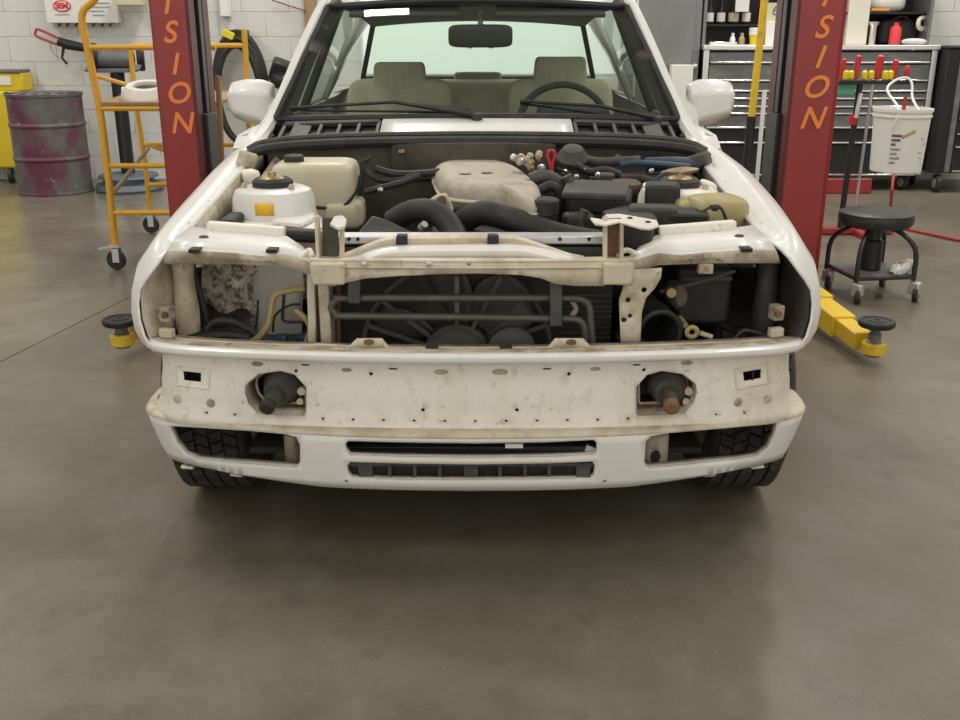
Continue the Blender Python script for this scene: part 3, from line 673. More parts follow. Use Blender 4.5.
for sx in (-1, 1):
    part(MB().lathe([(.035, 0), (.035, .22), (.025, .23), (.025, .45)], (sx*.60, .66, .33), (-sx*.06, 0, 1), n=14), 'strut', 'bay_dark')
    part(MB().bar((sx*.30, .66, .25), (sx*.64, .645, .22), .05, .03), 'control_arm', 'bay_dark', bevel=.008)
    # wheel-well liner
    part(MB().grid([[Vector((sx*x, .63-.318*math.cos(R(a)), .29+.318*math.sin(R(a)))) for a in range(45, 191, 10)] for x in (.58, .80)]), 'wheel_liner', 'bay_dark')
    part(MB().grid([[Vector((sx*x, 3.29-.36*math.cos(R(a)), .30+.36*math.sin(R(a)))) for a in range(-10, 191, 10)] for x in (.56, .80)]), 'wheel_liner', 'bay_dark')
# ================================================================== LAMP BAYS AND RADIATOR SUPPORT
BS = [((163, 263), (167, 251), (190, 226), .205, .36), ((200, 263), (203, 251), (212, 229), .20, .36), ((235, 263), (236, 253), (240, 231), .195, .36), ((262, 264), (262, 256), (265, 233), .19, .355),
      ((285, 265), (285, 254), (287, 236), .185, .34), ((305, 272), (305, 260), (302, 246), .18, .30), ((330, 284), (330, 273), (322, 264), .17, .24)]
for sx in (-1, 1):
    def q(p, Y): return at(p[0] if sx < 0 else 943-p[0], p[1]-(0 if sx < 0 else 1), Y=Y)
    fb = [q(b[0], b[3]+.008) for b in BS]; ft = [q(b[1], b[3]) for b in BS]; rt = [q(b[2], b[4]) for b in BS]
    md = [a.lerp(b, .35)+Vector((0, 0, .010)) for a, b in zip(ft, rt)]; m2 = [a.lerp(b, .7)+Vector((0, 0, .004)) for a, b in zip(ft, rt)]
    bb = [p+Vector((0, .004, -.035)) for p in rt]
    beam = part(MB().grid([ft, md, m2, rt, bb]), 'lamp_beam', 'paint', solid=.004, off=-1, angle=30)
    ub = [p+Vector((0, .10, -.004)) for p in fb]
    part(MB().grid([ft, [a.lerp(b, .5)+Vector((0, -.004, 0)) for a, b in zip(ft, fb)], fb, ub]), 'beam_face', 'paint_grime', beam, solid=.003, off=-1, angle=30)
    for u in ((196, 273) if sx < 0 else (198,)):
        c = q((u, 250.5), .205); part(MB().box(c.x-.012, c.x+.012, c.y-.02, c.y+.012, c.z-.002, c.z+.006), 'slot', 'black_matte', beam)
    c = q((204, 240), .27); part(MB().lathe([(.013, 0), (.014, .012), (.009, .018)], c-Vector((0, 0, .008)), n=10), 'rubber_stop', 'grey_plastic', beam)
    # folded rear rib with the grimy print on it
    a, b = q((208, 229), .355), q((285, 235), .35)
    part(MB().bar(a+Vector((0, 0, .006)), b+Vector((0, 0, .006)), .030, .026), 'beam_rib', 'paint_dirty', beam, bevel=.004)
    # outer wall of the lamp bay, column and floor
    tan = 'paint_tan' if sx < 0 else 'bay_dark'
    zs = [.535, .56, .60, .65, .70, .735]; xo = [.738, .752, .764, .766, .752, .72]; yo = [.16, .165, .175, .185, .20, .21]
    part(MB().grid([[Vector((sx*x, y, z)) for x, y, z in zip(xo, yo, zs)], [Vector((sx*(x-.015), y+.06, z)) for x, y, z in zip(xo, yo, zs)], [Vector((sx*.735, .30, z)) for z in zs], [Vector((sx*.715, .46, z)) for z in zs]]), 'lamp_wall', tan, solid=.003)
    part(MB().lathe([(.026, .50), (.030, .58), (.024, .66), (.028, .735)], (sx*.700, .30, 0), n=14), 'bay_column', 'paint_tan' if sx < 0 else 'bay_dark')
    c = q((165, 318), .19)
    part(MB().obox(c+Vector((sx*-.005, .0, .012)), (.026, .03, .036), (0, 0, sx*20)), 'lamp_bracket', 'paint_grime', bevel=.004)
    part(MB().obox(c+Vector((sx*-.008, -.02, -.03)), (.034, .02, .022), (0, 0, sx*15)), 'lamp_bracket', 'paint_tan', bevel=.004)
    part(MB().lathe([(.009, 0), (.007, .01)], c+Vector((sx*-.006, -.016, .012)), (0, -1, 0), n=8), 'adjuster_screw', 'rust')
    part(MB().box(*sorted((sx*.36, sx*.70)), .20, .50, .470, .485), 'bay_floor', 'bay_dark', smooth=False)
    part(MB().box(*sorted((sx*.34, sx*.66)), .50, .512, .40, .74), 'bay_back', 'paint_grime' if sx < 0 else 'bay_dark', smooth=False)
# left bay: mottled liner, pale box, pipes, wires, plugs
def wob(x, z): return Vector((x, .44+.012*math.sin(x*70)*math.sin(z*60)+.2*abs(x+.61), z))
part(MB().panel([(-.70, .46), (-.54, .46), (-.535, .60), (-.55, .72), (-.70, .735)], [], wob, .012), 'corroded_liner', 'mottled', solid=.004)
part(MB().panel([(-.57, .46), (-.455, .46), (-.44, .62), (-.445, .735), (-.57, .735)], [], lambda x, z: Vector((x, .425+.25*abs(x+.51), z)), .03), 'bay_panel', 'bay_pale', solid=.004)
part(MB().box(-.36, -.335, .18, .48, .50, .73), 'bay_divider', 'paint_grime', bevel=.004)
def pt(pts, Y, r, name, m, n=7, sm=5, label=None, parent=None):
    L = [at(u, v, Y=(Y if not isinstance(Y, (list, tuple)) else Y[i])) for i, (u, v) in enumerate(pts)]
    return part(MB().tube(L, r, n, sm=sm), name, m, parent, label)
pt([(305, 288), (290, 290), (275, 295), (271, 310), (268, 325), (258, 338), (248, 343)], .26, .0085, 'brake_pipe', 'tank_yellow')
pt([(207, 330), (215, 322), (232, 322), (250, 330), (262, 342)], .27, .009, 'loom', 'black_rubber')
pt([(192, 266), (197, 285), (203, 305), (207, 322)], .32, .008, 'wire_sleeve', 'black_rubber')
pt([(258, 300), (257, 318), (255, 332)], .30, .003, 'wire', 'black_rubber')
pt([(284, 295), (283, 310), (284, 321), (300, 322), (306, 322)], .28, .004, 'wire', 'black_rubber')
pt([(300, 304), (288, 306), (275, 316), (273, 332)], .28, .003, 'wire', 'black_rubber')
pt([(295, 310), (305, 318), (310, 330), (305, 344)], .22, .007, 'brake_pipe', 'tank_yellow')
pt([(312, 268), (311, 290), (312, 320), (312, 346)], .19, .010, 'support_strap', 'paint_tan', sm=3)
pt([(200, 338), (225, 335), (250, 338)], .26, .012, 'loom', 'black_rubber')
for u in (276, 297): part(MB().lathe([(.010, 0), (.012, .012), (.012, .03), (.008, .034)], at(u, 338, Y=.24), (.8, -.4, .1), n=10), 'connector', 'blue_hose')
part(rbox(MB(), at(215, 340, Y=.30), (.16, .08, .05), (0, 0, 0), .5, 8), 'rubber_boot', 'black_rubber')
# right bay: air box, duct, sensor, small brass fitting
part(MB().obox((.555, .40, .615), (.135, .16, .145)), 'air_box', 'black_plastic', bevel=.012)
part(MB().box(.50, .62, .315, .322, .655, .665), 'air_box_rib', 'grey_plastic')
dc = at(660, 333, Y=.19)
dm = [(.056, .16), (.056, .10), (.059, .095), (.055, .088), (.059, .08), (.054, .072), (.058, .064), (.054, .05), (.056, .0), (.050, -.004), (.044, .0), (.040, .05), (.036, .14)]
part(MB().lathe(dm, dc, (-.12, 1, 0), 28, caps=False), 'intake_duct', 'black_rubber')
part(MB().lathe([(.0, .12), (.045, .12)], dc, (-.12, 1, 0), 20), 'duct_end', 'black_matte')
part(MB().lathe([(.022, 0), (.022, .05), (.014, .06)], at(672, 292, Y=.30), (.2, -1, 0), n=10, sy=1.4), 'relay', 'firewall')
part(MB().lathe([(.012, 0), (.012, .02)], at(670, 291, Y=.24), (0, -1, 0), n=8), 'bolt', 'brass')
part(MB().tube(arcpts(at(692, 332, Y=.19), .012, 0, 350, 14), .006, 6, closed=True).tube([at(686, 326, Y=.2), at(680, 318, Y=.24)], .007, 6), 'pipe_joint', 'tank_yellow')
part(MB().tube([at(700, 333, Y=.18), at(712, 337, Y=.18)], .006, 8), 'sensor', 'paint_grime')
c = at(706, 269, Y=.20); nb = part(MB().box(c.x-.017, c.x+.017, c.y-.002, c.y+.02, c.z-.012, c.z+.012), 'lamp_clip', 'paint_grime', bevel=.003)
part(MB().lathe([(.006, 0), (.006, .006)], c+Vector((0, -.002, 0)), (0, -1, 0), n=8), 'clip_screw', 'brass', nb)
pt([(660, 292), (700, 282), (735, 271)], .26, .005, 'hood_cable', 'grey_plastic', sm=3)
pt([(735, 338), (745, 330), (765, 335)], .22, .004, 'wire', 'grey_plastic')
# right upright plate with holes
def up_(x, z): return Vector((x, .165+.05*max(0, x-.40)+.25*(.72-z)*.2, z))
ol = [inv(up_, u, v, ((u-475)/420, .64)) for u, v in [(628, 270), (662, 268), (661, 278), (655, 288), (646, 298), (642, 312), (641, 330), (640, 347), (621, 346), (620, 325), (619, 300), (624, 285)]]
hs = [dot(up_, u, v, .0065, ((u-475)/420, .64), 8) for u, v in [(644, 290), (628, 300), (624, 320)]]
c = inv(up_, 630, 316, (.37, .6)); hs.append([(c[0]-.007, c[1]-.001), (c[0]+.001, c[1]-.006), (c[0]+.007, c[1]+.001), (c[0]-.001, c[1]+.007)])
part(MB().panel(ol, hs, up_, .03), 'upright_plate', 'paint_tan', solid=.003, angle=50)
part(MB().bar(at(628, 285, Y=.19), at(624, 345, Y=.19), .02, .03, up=(0, 1, 0)), 'upright_edge', 'black_matte')
# left support upright (dull blue grey duct edge and rail)
part(MB().tube([at(322, 275, Y=.24), at(321, 310, Y=.24), at(322, 345, Y=.24)], .022, 10), 'radiator_seal', 'grey_plastic')
part(MB().tube([at(338, 282, Y=.25), at(338, 345, Y=.25)], .007, 6), 'brake_pipe', 'rust')
# ---- upper radiator support
def rsf(x, z): return Vector((x, .135+.10*x*x, z))
topz = at(475, 262, Y=.14).z
bl = [inv(rsf, u, v, ((u-475)/420, .7)) for u, v in [(311, 284), (334, 286), (345, 283), (365, 278.5), (400, 276), (440, 274), (480, 273.5), (520, 275), (540, 278), (556, 284), (575, 286), (604, 286), (606, 284), (632, 286), (634, 276)]]
sup = part(MB().panel([(bl[0][0], topz)]+bl+[(bl[-1][0], topz)], [dot(rsf, 469, 264.5, .003, (0, .73))], rsf, .03), 'radiator_support', 'paint_tan', solid=.004, angle=50)
tg = []
for i in range(25):
    x = bl[0][0]+(bl[-1][0]-bl[0][0])*i/24; tg.append([rsf(x, topz), rsf(x, topz+.002)+Vector((0, .012, 0)), rsf(x, topz-.002)+Vector((0, .05, 0)), rsf(x, topz-.03)+Vector((0, .055, 0))])
part(MB().grid(tg), 'support_top', 'paint_tan', sup, solid=.003)
part(MB().tube([rsf(x/20*.62-.32, 0)+Vector((0, -.004, at(475, 267.5, Y=.135).z)) for x in range(0, 21)], .003, 5), 'support_crease', 'paint_tan', sup)
for u in (364, 429): part(MB().lathe([(.007, 0), (.007, .004), (.004, .006)], at(u, 263.5, Y=.133), (0, -1, .2), n=8), 'bolt', 'silver', sup)
for u0, u1 in ((311, 344), (604, 633)):
    a, b = at(u0, 264, Y=.128), at(u1, 264, Y=.128); z1 = at(u0, 285, Y=.128).z
    part(MB().box(a.x, b.x, .125, .155, z1, a.z+.002), 'support_box', 'paint_tan', sup, bevel=.005)
# pressed curved plate and rear rail
cp = [(345, 262, .17), (360, 258, .175), (378, 252, .185), (400, 249, .195), (440, 248, .20), (480, 247.5, .20), (520, 248, .195), (542, 252, .185), (560, 257, .175), (585, 262, .17)]
top_ = crom([at(u, v, Y=y) for u, v, y in cp], 4)
part(MB().grid([[p+Vector((0, -.012, -.022)) for p in top_], [p+Vector((0, -.014, -.006)) for p in top_], top_, [p+Vector((0, .03, .004)) for p in top_]]), 'latch_plate', 'paint', solid=.004, angle=50)
rr = crom([at(u, v, Y=y) for u, v, y in [(330, 262, .19), (355, 252, .20), (380, 242, .215), (398, 239, .225), (440, 238.5, .225), (500, 238.5, .225), (520, 240, .22), (545, 248, .21), (575, 258, .195), (600, 263, .19)]], 4)
rail = part(MB().grid([[p+Vector((0, -.004, -.028)) for p in rr], [p+Vector((0, -.006, 0)) for p in rr], [p+Vector((0, .004, .004)) for p in rr], [p+Vector((0, .018, .002)) for p in rr], [p+Vector((0, .018, -.03)) for p in rr]]), 'upper_rail', 'paint_tan', solid=.003, angle=50)
for u in (402, 493):
    c = at(u, 240, Y=.222); part(MB().box(c.x-.013, c.x+.013, c.y-.012, c.y+.02, c.z-.02, c.z+.012), 'rubber_mount', 'black_rubber', rail, bevel=.004)
# ---- bonnet latch brackets
for sx, uL, uR, utop in ((-1, 319, 342, (322, 345)), (1, 605, 621, (592, 658))):
    br = part(MB().bar(at(uL, 262, Y=.17), at(uL-2 if sx < 0 else uL, 216, Y=.19), .008, .03, up=(0, 1, 0)), 'latch_bracket', 'paint_tan', bevel=.002)
    part(MB().bar(at(uR, 262, Y=.17), at(uR, 222 if sx < 0 else 222, Y=.19), .008, .03, up=(0, 1, 0)), 'bracket_side', 'paint_tan', br, bevel=.002)
    part(MB().bar(at((uL+uR)/2, 262, Y=.195), at((uL+uR)/2, 218, Y=.205), .036, .006, up=(0, 1, 0)), 'bracket_back', 'rust' if sx > 0 else 'firewall', br)
    zt = at(475, 218 if sx < 0 else 219, Y=.20).z
    if sx > 0:
        ox = [at(u, v, Z=zt) for u, v in [(590, 217), (595, 223), (606, 224), (619, 221), (640, 227), (650, 228), (659, 225), (657, 220), (620, 213.5), (606, 214), (601, 219)]]
        tp = part(MB().prism(ox, (0, 0, -.006)), 'striker_plate', 'paint_dirty', br, bevel=.002)
        for u, v in ((630, 218), (648, 222)): part(MB().lathe([(.006, 0), (.006, .003)], at(u, v, Z=zt+.001)-Vector((0, 0, .001)), n=8), 'bolt_hole', 'black_matte', br)
    else:
        ox = [at(u, v, Z=zt) for u, v in [(330, 223), (334, 216), (343, 215), (347, 219), (345, 225), (338, 227)]]
        part(MB().prism(ox, (0, 0, -.008)), 'striker_hook', 'paint', br, bevel=.002)
    part(MB().tube(crom([at(uL-18*(1 if sx < 0 else -2.2), 259, Y=.19), at(uL-10*(1 if sx < 0 else -2.2), 250, Y=.21), at(uL-6*(1 if sx < 0 else -2.2), 256, Y=.19)], 4), .006, 6), 'safety_spring', 'paint_dirty', br)
# ---- radiator core, silver top, condenser lines, fan
rad = part(MB().box(-.33, .33, .305, .345, .30, .765), 'radiator', 'bay_dark', smooth=False)
zt = at(475, 236, Y=.25).z
part(MB().box(-.335, .335, .245, .30, zt-.02, zt), 'radiator_top', 'silver', rad, bevel=.004)
part(MB().box(-.335, .335, .250, .30, zt-.06, zt-.026), 'radiator_seam', 'grey_plastic', rad, bevel=.003)
for u in (349, 358, 560, 589): part(MB().lathe([(.0045, 0), (.0045, .004)], at(u, 239, Y=.244), (0, -1, 0), n=8), 'rivet_hole', 'black_matte', rad)
for i in range(16):
    z = .42+i*.0135; part(MB().box(.205, .33, .296, .306, z, z+.003), 'cooling_fin', 'tube_grey', rad)
fc = at(457, 356, Y=.25)
guard = part(MB().tube(arcpts(fc, .228, 0, 354, 60), .006, 6, closed=True), 'fan_guard', 'fan_grey')
for a in (90, 142, 62, 20, 160, 215, 325, 270):
    d = Vector((math.cos(R(a)), 0, math.sin(R(a)))); part(MB().bar(fc+d*.07, fc+d*.228, .010, .006, up=(0, 1, 0)), 'guard_spoke', 'fan_grey', guard)
mot = part(MB().lathe([(.082, .05), (.082, .012), (.072, 0), (.03, -.006), (.0, -.006)], fc+Vector((0, -.02, -.002)), (0, 1, 0), 36), 'fan_motor', 'fan_grey')
part(MB().tube(arcpts(fc+Vector((0, -.021, -.002)), .072, 10, 170, 24), .003, 5), 'motor_rib', 'tube_grey', mot)
for i in range(6):
    a0 = 60*i+25; mb = MB(); rows = []
    for k in range(7):
        r = .07+.145*k/6; w = 24+10*math.sin(math.pi*k/6); sw_ = 14*k/6
        rows.append([fc+Vector((r*math.cos(R(a0+sw_+w*(j/5-.5))), .015+.030*(j/5), r*math.sin(R(a0+sw_+w*(j/5-.5))))) for j in range(6)])
    part(mb.grid(rows), 'fan_blade', 'fan_grey', mot, solid=.003)
part(MB().lathe([(.058, .03), (.058, .008), (.045, 0), (.0, -.003)], at(512, 352, Y=.215), (0, 1, 0), 28), 'horn', 'fan_grey')
part(MB().lathe([(.075, .012), (.075, 0), (.0, -.004)], at(501, 305, Y=.285), (0, 1, 0), 28), 'pulley_disc', 'fan_grey')
yT = .185
pL = [at(562, 298, Y=yT), at(450, 298, Y=yT), at(345, 298, Y=yT), at(336, 300, Y=yT), at(331, 307, Y=yT), at(336, 314, Y=yT), at(345, 316, Y=yT), at(450, 317, Y=yT), at(552, 318.5, Y=yT)]
oc = part(MB().tube(pL, .0088, 10, sm=5), 'oil_cooler_pipe', 'tube_grey')
pt([(560, 298), (580, 299), (589, 306), (591, 325), (593, 345)], yT, .0085, 'cooler_line', 'tube_grey', 10, parent=oc)
pt([(552, 319), (572, 319), (583, 324), (586, 345)], yT, .0085, 'cooler_line', 'tube_grey', 10, parent=oc)
pt([(572, 301), (576, 309), (570, 318)], .22, .006, 'cooler_line', 'paint_grime', 8, parent=oc)
for u, v0, v1, w in ((354, 270, 303, .028), (556, 270, 326, .028)):
    a, b = at(u, v0, Y=.125 if v0 < 1 else .155), at(u, v1, Y=.172); part(MB().bar(a, b, w, .005, up=(0, 1, 0)), 'cooler_strap', 'tube_grey', oc, bevel=.0015)
part(MB().bar(at(457, 276, Y=.20), at(457, 316, Y=.20), .010, .006, up=(0, 1, 0)), 'cooler_stay', 'tube_grey', oc)

# ================================================================== ENGINE BAY
part(MB().box(-.20, .22, .50, 1.12, .25, .64), 'engine_block', 'bay_dark', bevel=.02)
part(MB().box(-.12, .10, .42, 1.10, .62, .745), 'valve_cover', 'bay_dark', bevel=.03)
# strut towers
for sx in (-1, 1):
    c = Vector((sx*.556, .70, 0)); b = part(MB().lathe([(.145, .70), (.128, .735), (.115, .745), (.110, .80), (.102, .818), (.085, .825), (.05, .827)], c, n=32), 'strut_tower', 'paint' if sx < 0 else 'paint_dirty')
    part(MB().lathe([(.055, .825), (.055, .842), (.045, .850), (.030, .848), (.02, .838), (.0, .838)], c, n=24), 'top_mount', 'black_rubber', b)
    part(MB().lathe([(.034, .848), (.028, .853), (.012, .853), (.010, .866), (.0, .866)], c, n=14), 'strut_nut', 'brass', b)
    for a in (200, 320, 80): part(MB().lathe([(.009, 0), (.009, .008), (.005, .016)], c+Vector((.078*math.cos(R(a)), .078*math.sin(R(a)), .823)), n=6), 'mount_nut', 'paint_grime', b)
    if sx < 0:
        st = []
        for z in (.765, .797): st.append([Vector((c.x+.1145*math.cos(R(a)), c.y+.1145*math.sin(R(a)), z)) for a in range(256, 282, 5)])
        part(MB().grid(st), 'yellow_sticker', 'sticker_yellow', b, label='yellow warning sticker', solid=.001)
part(MB().prism([(-.69, .47, .735), (-.41, .47, .735), (-.40, .54, .738), (-.42, .63, .742), (-.66, .66, .742)], (0, 0, .008)), 'tower_shelf', 'paint_dirty', bevel=.003)
part(MB().prism([at(272, 225, Z=.748), at(300, 228, Z=.748), at(316, 221, Z=.748), at(313, 214, Z=.748), at(280, 218, Z=.748)], (0, 0, .012)), 'shelf_bracket', 'paint', bevel=.003)
part(MB().obox((-.64, .56, .74), (.04, .12, .06)), 'relay_box', 'black_plastic', bevel=.006)
part(MB().bar(at(228, 232, Y=.40), at(320, 236, Y=.42), .05, .03), 'bay_gap_hose', 'black_rubber', bevel=.01)
part(MB().obox(at(247, 160, Y=1.0), (.05, .05, .05), (0, 20, 30)), 'hinge_block', 'paint_grime', bevel=.008)
part(MB().obox(at(250, 178, Y=.92), (.05, .06, .05), (0, 0, 30)), 'hinge_cover', 'paint_dirty', bevel=.012)
part(MB().obox(at(700, 160, Y=1.0), (.06, .05, .04), (0, -20, -30)), 'hinge_block', 'firewall', bevel=.008)
# washer tank
tk = part(rbox(MB(), (-.478, .96, .775), (.245, .20, .185), (0, 0, 0), .28), 'washer_tank', 'tank_plastic', label='cream translucent washer tank')
part(rbox(MB(), (-.395, .93, .715), (.12, .16, .09), (0, 0, 0), .45), 'tank_foot', 'tank_plastic', tk)
part(MB().lathe([(.030, 0), (.030, .014), (.024, .018)], at(294, 161, Y=.92), n=18), 'tank_cap', 'black_plastic', tk)
pt([(300, 187), (311, 205), (330, 208), (345, 205), (357, 190), (360, 175)], .86, .005, 'washer_hose', 'black_rubber', 6)
# intake plenum
zb = .788
ol = [at(u, v, Z=zb+.03) for u, v in [(436, 180), (434, 172), (442, 167), (465, 165), (495, 166), (515, 172), (532, 184), (540, 193), (540, 201), (534, 206), (524, 205), (512, 201), (500, 196), (478, 194), (455, 192), (442, 188)]]
ol = crom([(p.x, p.y, zb) for p in ol], 3, True)
pln = part(MB().pillow(ol, [(.06, -.02), (0, .0), (-.02, .022), (.03, .044), (.14, .056), (.4, .060), (.75, .060)]), 'intake_plenum', 'cast_alloy', angle=180, label='dusty cast alloy intake plenum')
for u, v in ((465, 173), (487, 172)): part(MB().lathe([(.018, .0), (.012, -.003), (.0, -.005)], at(u, v, Z=zb+.0635), n=14, sy=.8), 'plenum_dimple', 'paint_grime', pln)
part(MB().tube([p+Vector((0, -.004, .008)) for p in ol], .006, 6, closed=True), 'plenum_seam', 'paint_tan', pln)
for k in range(3):
    part(MB().tube([at(500+k*9, 203+k*4, Y=.62), at(495+k*9, 215+k*3, Y=.60)], .012, 8), 'runner', 'rust', pln)
pt([(375, 169), (395, 174), (420, 174), (440, 172)], .95, .012, 'vacuum_hose', 'black_rubber')
pt([(362, 160), (366, 172), (380, 180), (402, 180), (416, 175)], .93, .010, 'vacuum_hose', 'black_rubber')
pt([(370, 157), (363, 166), (362, 180), (359, 196)], .93, .006, 'vacuum_hose', 'black_rubber')
pt([(365, 192), (385, 187), (405, 182), (420, 176)], .86, .010, 'throttle_cable', 'black_rubber')
part(MB().lathe([(.006, 0), (.006, .012)], at(379, 190, Y=.84), (.6, -.6, .3), n=8), 'cable_end', 'silver')
# thermostat housing and radiator hoses
part(MB().prism([at(416, 210, Y=.50), at(436, 196, Y=.50), at(446, 194, Y=.50), at(452, 205, Y=.50), at(457, 232, Y=.50), at(436, 214, Y=.50)], (0, .03, 0)), 'thermostat_housing', 'cast_alloy', bevel=.006)
part(MB().lathe([(.012, 0), (.012, .006)], at(442, 200, Y=.50)-Vector((0, 0, 0)), (0, -1, 0), n=12), 'housing_bolt', 'rust')
pt([(392, 222), (410, 212), (430, 211), (445, 220), (455, 235), (460, 248)], [.52, .50, .47, .44, .40, .36], .030, 'coolant_hose', 'black_rubber', 14)
pt([(462, 222), (480, 213), (500, 216), (530, 226), (560, 236), (600, 243)], [.50, .47, .45, .42, .39, .36], .031, 'coolant_hose', 'black_rubber', 14)
part(MB().prism([at(356, 234, Y=.42), at(372, 215, Y=.46), at(385, 219, Y=.46), at(420, 235, Y=.42)], (0, .05, -.02)), 'fan_shroud', 'grey_plastic', bevel=.006)
part(MB().lathe([(.009, 0), (.009, .02)], at(421, 228, Y=.38), (.5, -.6, .6), n=10), 'hose_clamp', 'cast_alloy')
# filler cap, dark boxes, wiring
part(MB().lathe([(.034, 0), (.034, .02), (.040, .022), (.040, .055), (.034, .06), (.0, .06)], at(543, 214, Y=.47)-Vector((0, 0, .02)), n=20), 'oil_filler_cap', 'black_plastic')
part(MB().obox(at(600, 200, Y=.62), (.16, .12, .045), (8, 0, -12)), 'fuse_box', 'black_plastic', bevel=.008)
part(MB().obox(at(596, 190, Y=.62), (.17, .13, .02), (8, 0, -12)), 'fuse_box_lid', 'grey_plastic', bevel=.006)
part(MB().prism([at(602, 210, Z=.80), at(628, 203, Z=.80), at(648, 206, Z=.80), at(658, 216, Z=.80), at(652, 224, Z=.80), at(612, 222, Z=.80)], (0, 0, -.07)), 'relay_cover', 'black_plastic', bevel=.01)
part(MB().obox(at(662, 198, Y=.62), (.09, .09, .08), (0, 0, -8)), 'abs_block', 'black_plastic', bevel=.01)
part(MB().obox(at(652, 225, Y=.48), (.12, .08, .10), (0, 0, -8)), 'control_unit', 'bay_dark', bevel=.01)
part(MB().lathe([(.040, 0), (.046, .012), (.046, .028), (.036, .036), (.0, .036)], at(625, 186, Y=.78)-Vector((0, 0, .02)), n=22), 'fluid_cap', 'brown_cap')
part(MB().lathe([(.025, 0), (.025, .035), (.02, .04)], at(606, 180, Y=.85)-Vector((0, 0, .02)), n=16), 'fluid_cap', 'grey_plastic')
pt([(645, 165), (670, 164), (700, 165)], 1.0, .022, 'brake_booster_pipe', 'blue_hose', 12, 2)
pt([(620, 165), (640, 163), (690, 167)], .96, .010, 'vacuum_pipe', 'blue_hose', 8)
part(MB().obox((.50, 1.02, .80), (.32, .10, .04)), 'booster_shelf', 'bay_dark', bevel=.01)
part(MB().lathe([(.05, .0), (.055, .008), (.03, .014), (.0, .012)], at(680, 173, Y=.86), (-.1, 0, 1), n=24, sy=.7), 'mount_cap', 'brass')
part(rbox(MB(), at(664, 188, Y=.72), (.12, .08, .03), (0, 0, -10), .5, 10), 'reservoir_lid', 'white_plastic')
part(MB().lathe([(.03, 0), (.03, .045), (.024, .05)], at(688, 190, Y=.68)-Vector((0, 0, .03)), n=16), 'reservoir_cap', 'black_plastic')
part(rbox(MB(), at(707, 187, Y=.72), (.05, .05, .035), (0, 20, 0), .6, 8), 'sensor_plug', 'white_plastic')
part(rbox(MB(), at(716, 214, Y=.52), (.145, .14, .10), (0, 0, 12), .5), 'header_tank', 'tank_yellow', label='yellowed plastic header tank')
part(rbox(MB(), at(690, 210, Y=.56), (.08, .10, .06), (0, 0, 0), .5), 'header_tank_neck', 'tank_yellow')
part(MB().lathe([(.022, 0), (.022, .02), (.017, .026)], at(712, 212, Y=.47)-Vector((0, 0, .0)), (0, -.3, 1), n=14), 'header_cap', 'black_plastic')
part(MB().obox(at(687, 218, Y=.46), (.10, .06, .04), (10, 0, -5)), 'fuse_carrier', 'black_plastic', bevel=.006)
pt([(728, 225), (722, 210), (714, 206), (702, 212)], .45, .004, 'wire', 'black_rubber')
# brass idle valve cluster and red dipstick ring
for i in range(16):
    c = at(528+random.uniform(-13, 14), 163+random.uniform(-8, 10), Y=.86+random.uniform(-.03, .03))
    part(MB().lathe([(.008, 0), (.010, .006), (.010, .016), (.005, .02)], c, (random.uniform(-1, 1), random.uniform(-1, .2), random.uniform(-.2, 1)), n=7), 'valve_fitting', random.choice(['brass', 'brass', 'silver', 'cast_alloy']))
part(MB().tube([at(551, 172, Y=.80), at(550, 163, Y=.80), at(547.5, 156, Y=.80), at(549, 151, Y=.80), at(553, 151, Y=.80), at(555, 155, Y=.80), at(552.5, 163, Y=.80), at(552, 172, Y=.80)], .0045, 7, sm=4), 'dipstick_handle', 'red_plastic', label='red looped dipstick handle')
pt([(556, 168), (575, 176), (590, 184)], .80, .004, 'wire', 'black_rubber', 6, 3)
for P_, y_, r_ in ([[(530, 180), (545, 176), (560, 184), (566, 200), (562, 222)], .70, .018], [[(540, 190), (552, 186), (560, 196), (556, 215)], .66, .014], [[(566, 176), (572, 190), (570, 212), (575, 232)], .68, .015], [[(585, 210), (580, 225), (590, 240)], .50, .012], [[(575, 165), (590, 172), (605, 170), (620, 175)], .90, .012], [[(640, 178), (655, 182), (665, 176), (680, 178)], .82, .012], [[(560, 160), (580, 158), (600, 162), (640, 160)], 1.05, .014]):
    pt(P_, y_, r_, 'engine_hose', random.choice(['black_rubber', 'black_plastic', 'grey_plastic']), 10)
for u, v, y in [(520, 187, .7), (575, 178, .8), (597, 176, .8), (564, 173, .85), (545, 178, .8), (583, 171, .9), (650, 172, .9)]:
    part(MB().lathe([(.006, 0), (.008, .006), (.004, .014)], at(u, v, Y=y), (random.uniform(-.5, .5), -.6, .6), n=7), 'pipe_fitting', 'silver')
part(MB().obox(at(578, 228, Y=.52), (.08, .06, .08), (0, 0, 8)), 'alternator_cover', 'bay_dark', bevel=.012)
part(MB().lathe([(.006, 0), (.01, .004), (.01, .012)], at(617, 157, Y=1.12), (0, -1, 0), n=8), 'grommet', 'brass')
part(MB().lathe([(.045, 0), (.05, .02), (.03, .05), (.0, .055)], at(572, 163, Y=1.05), (0, -.4, 1), n=18), 'distributor_cap', 'grey_plastic')
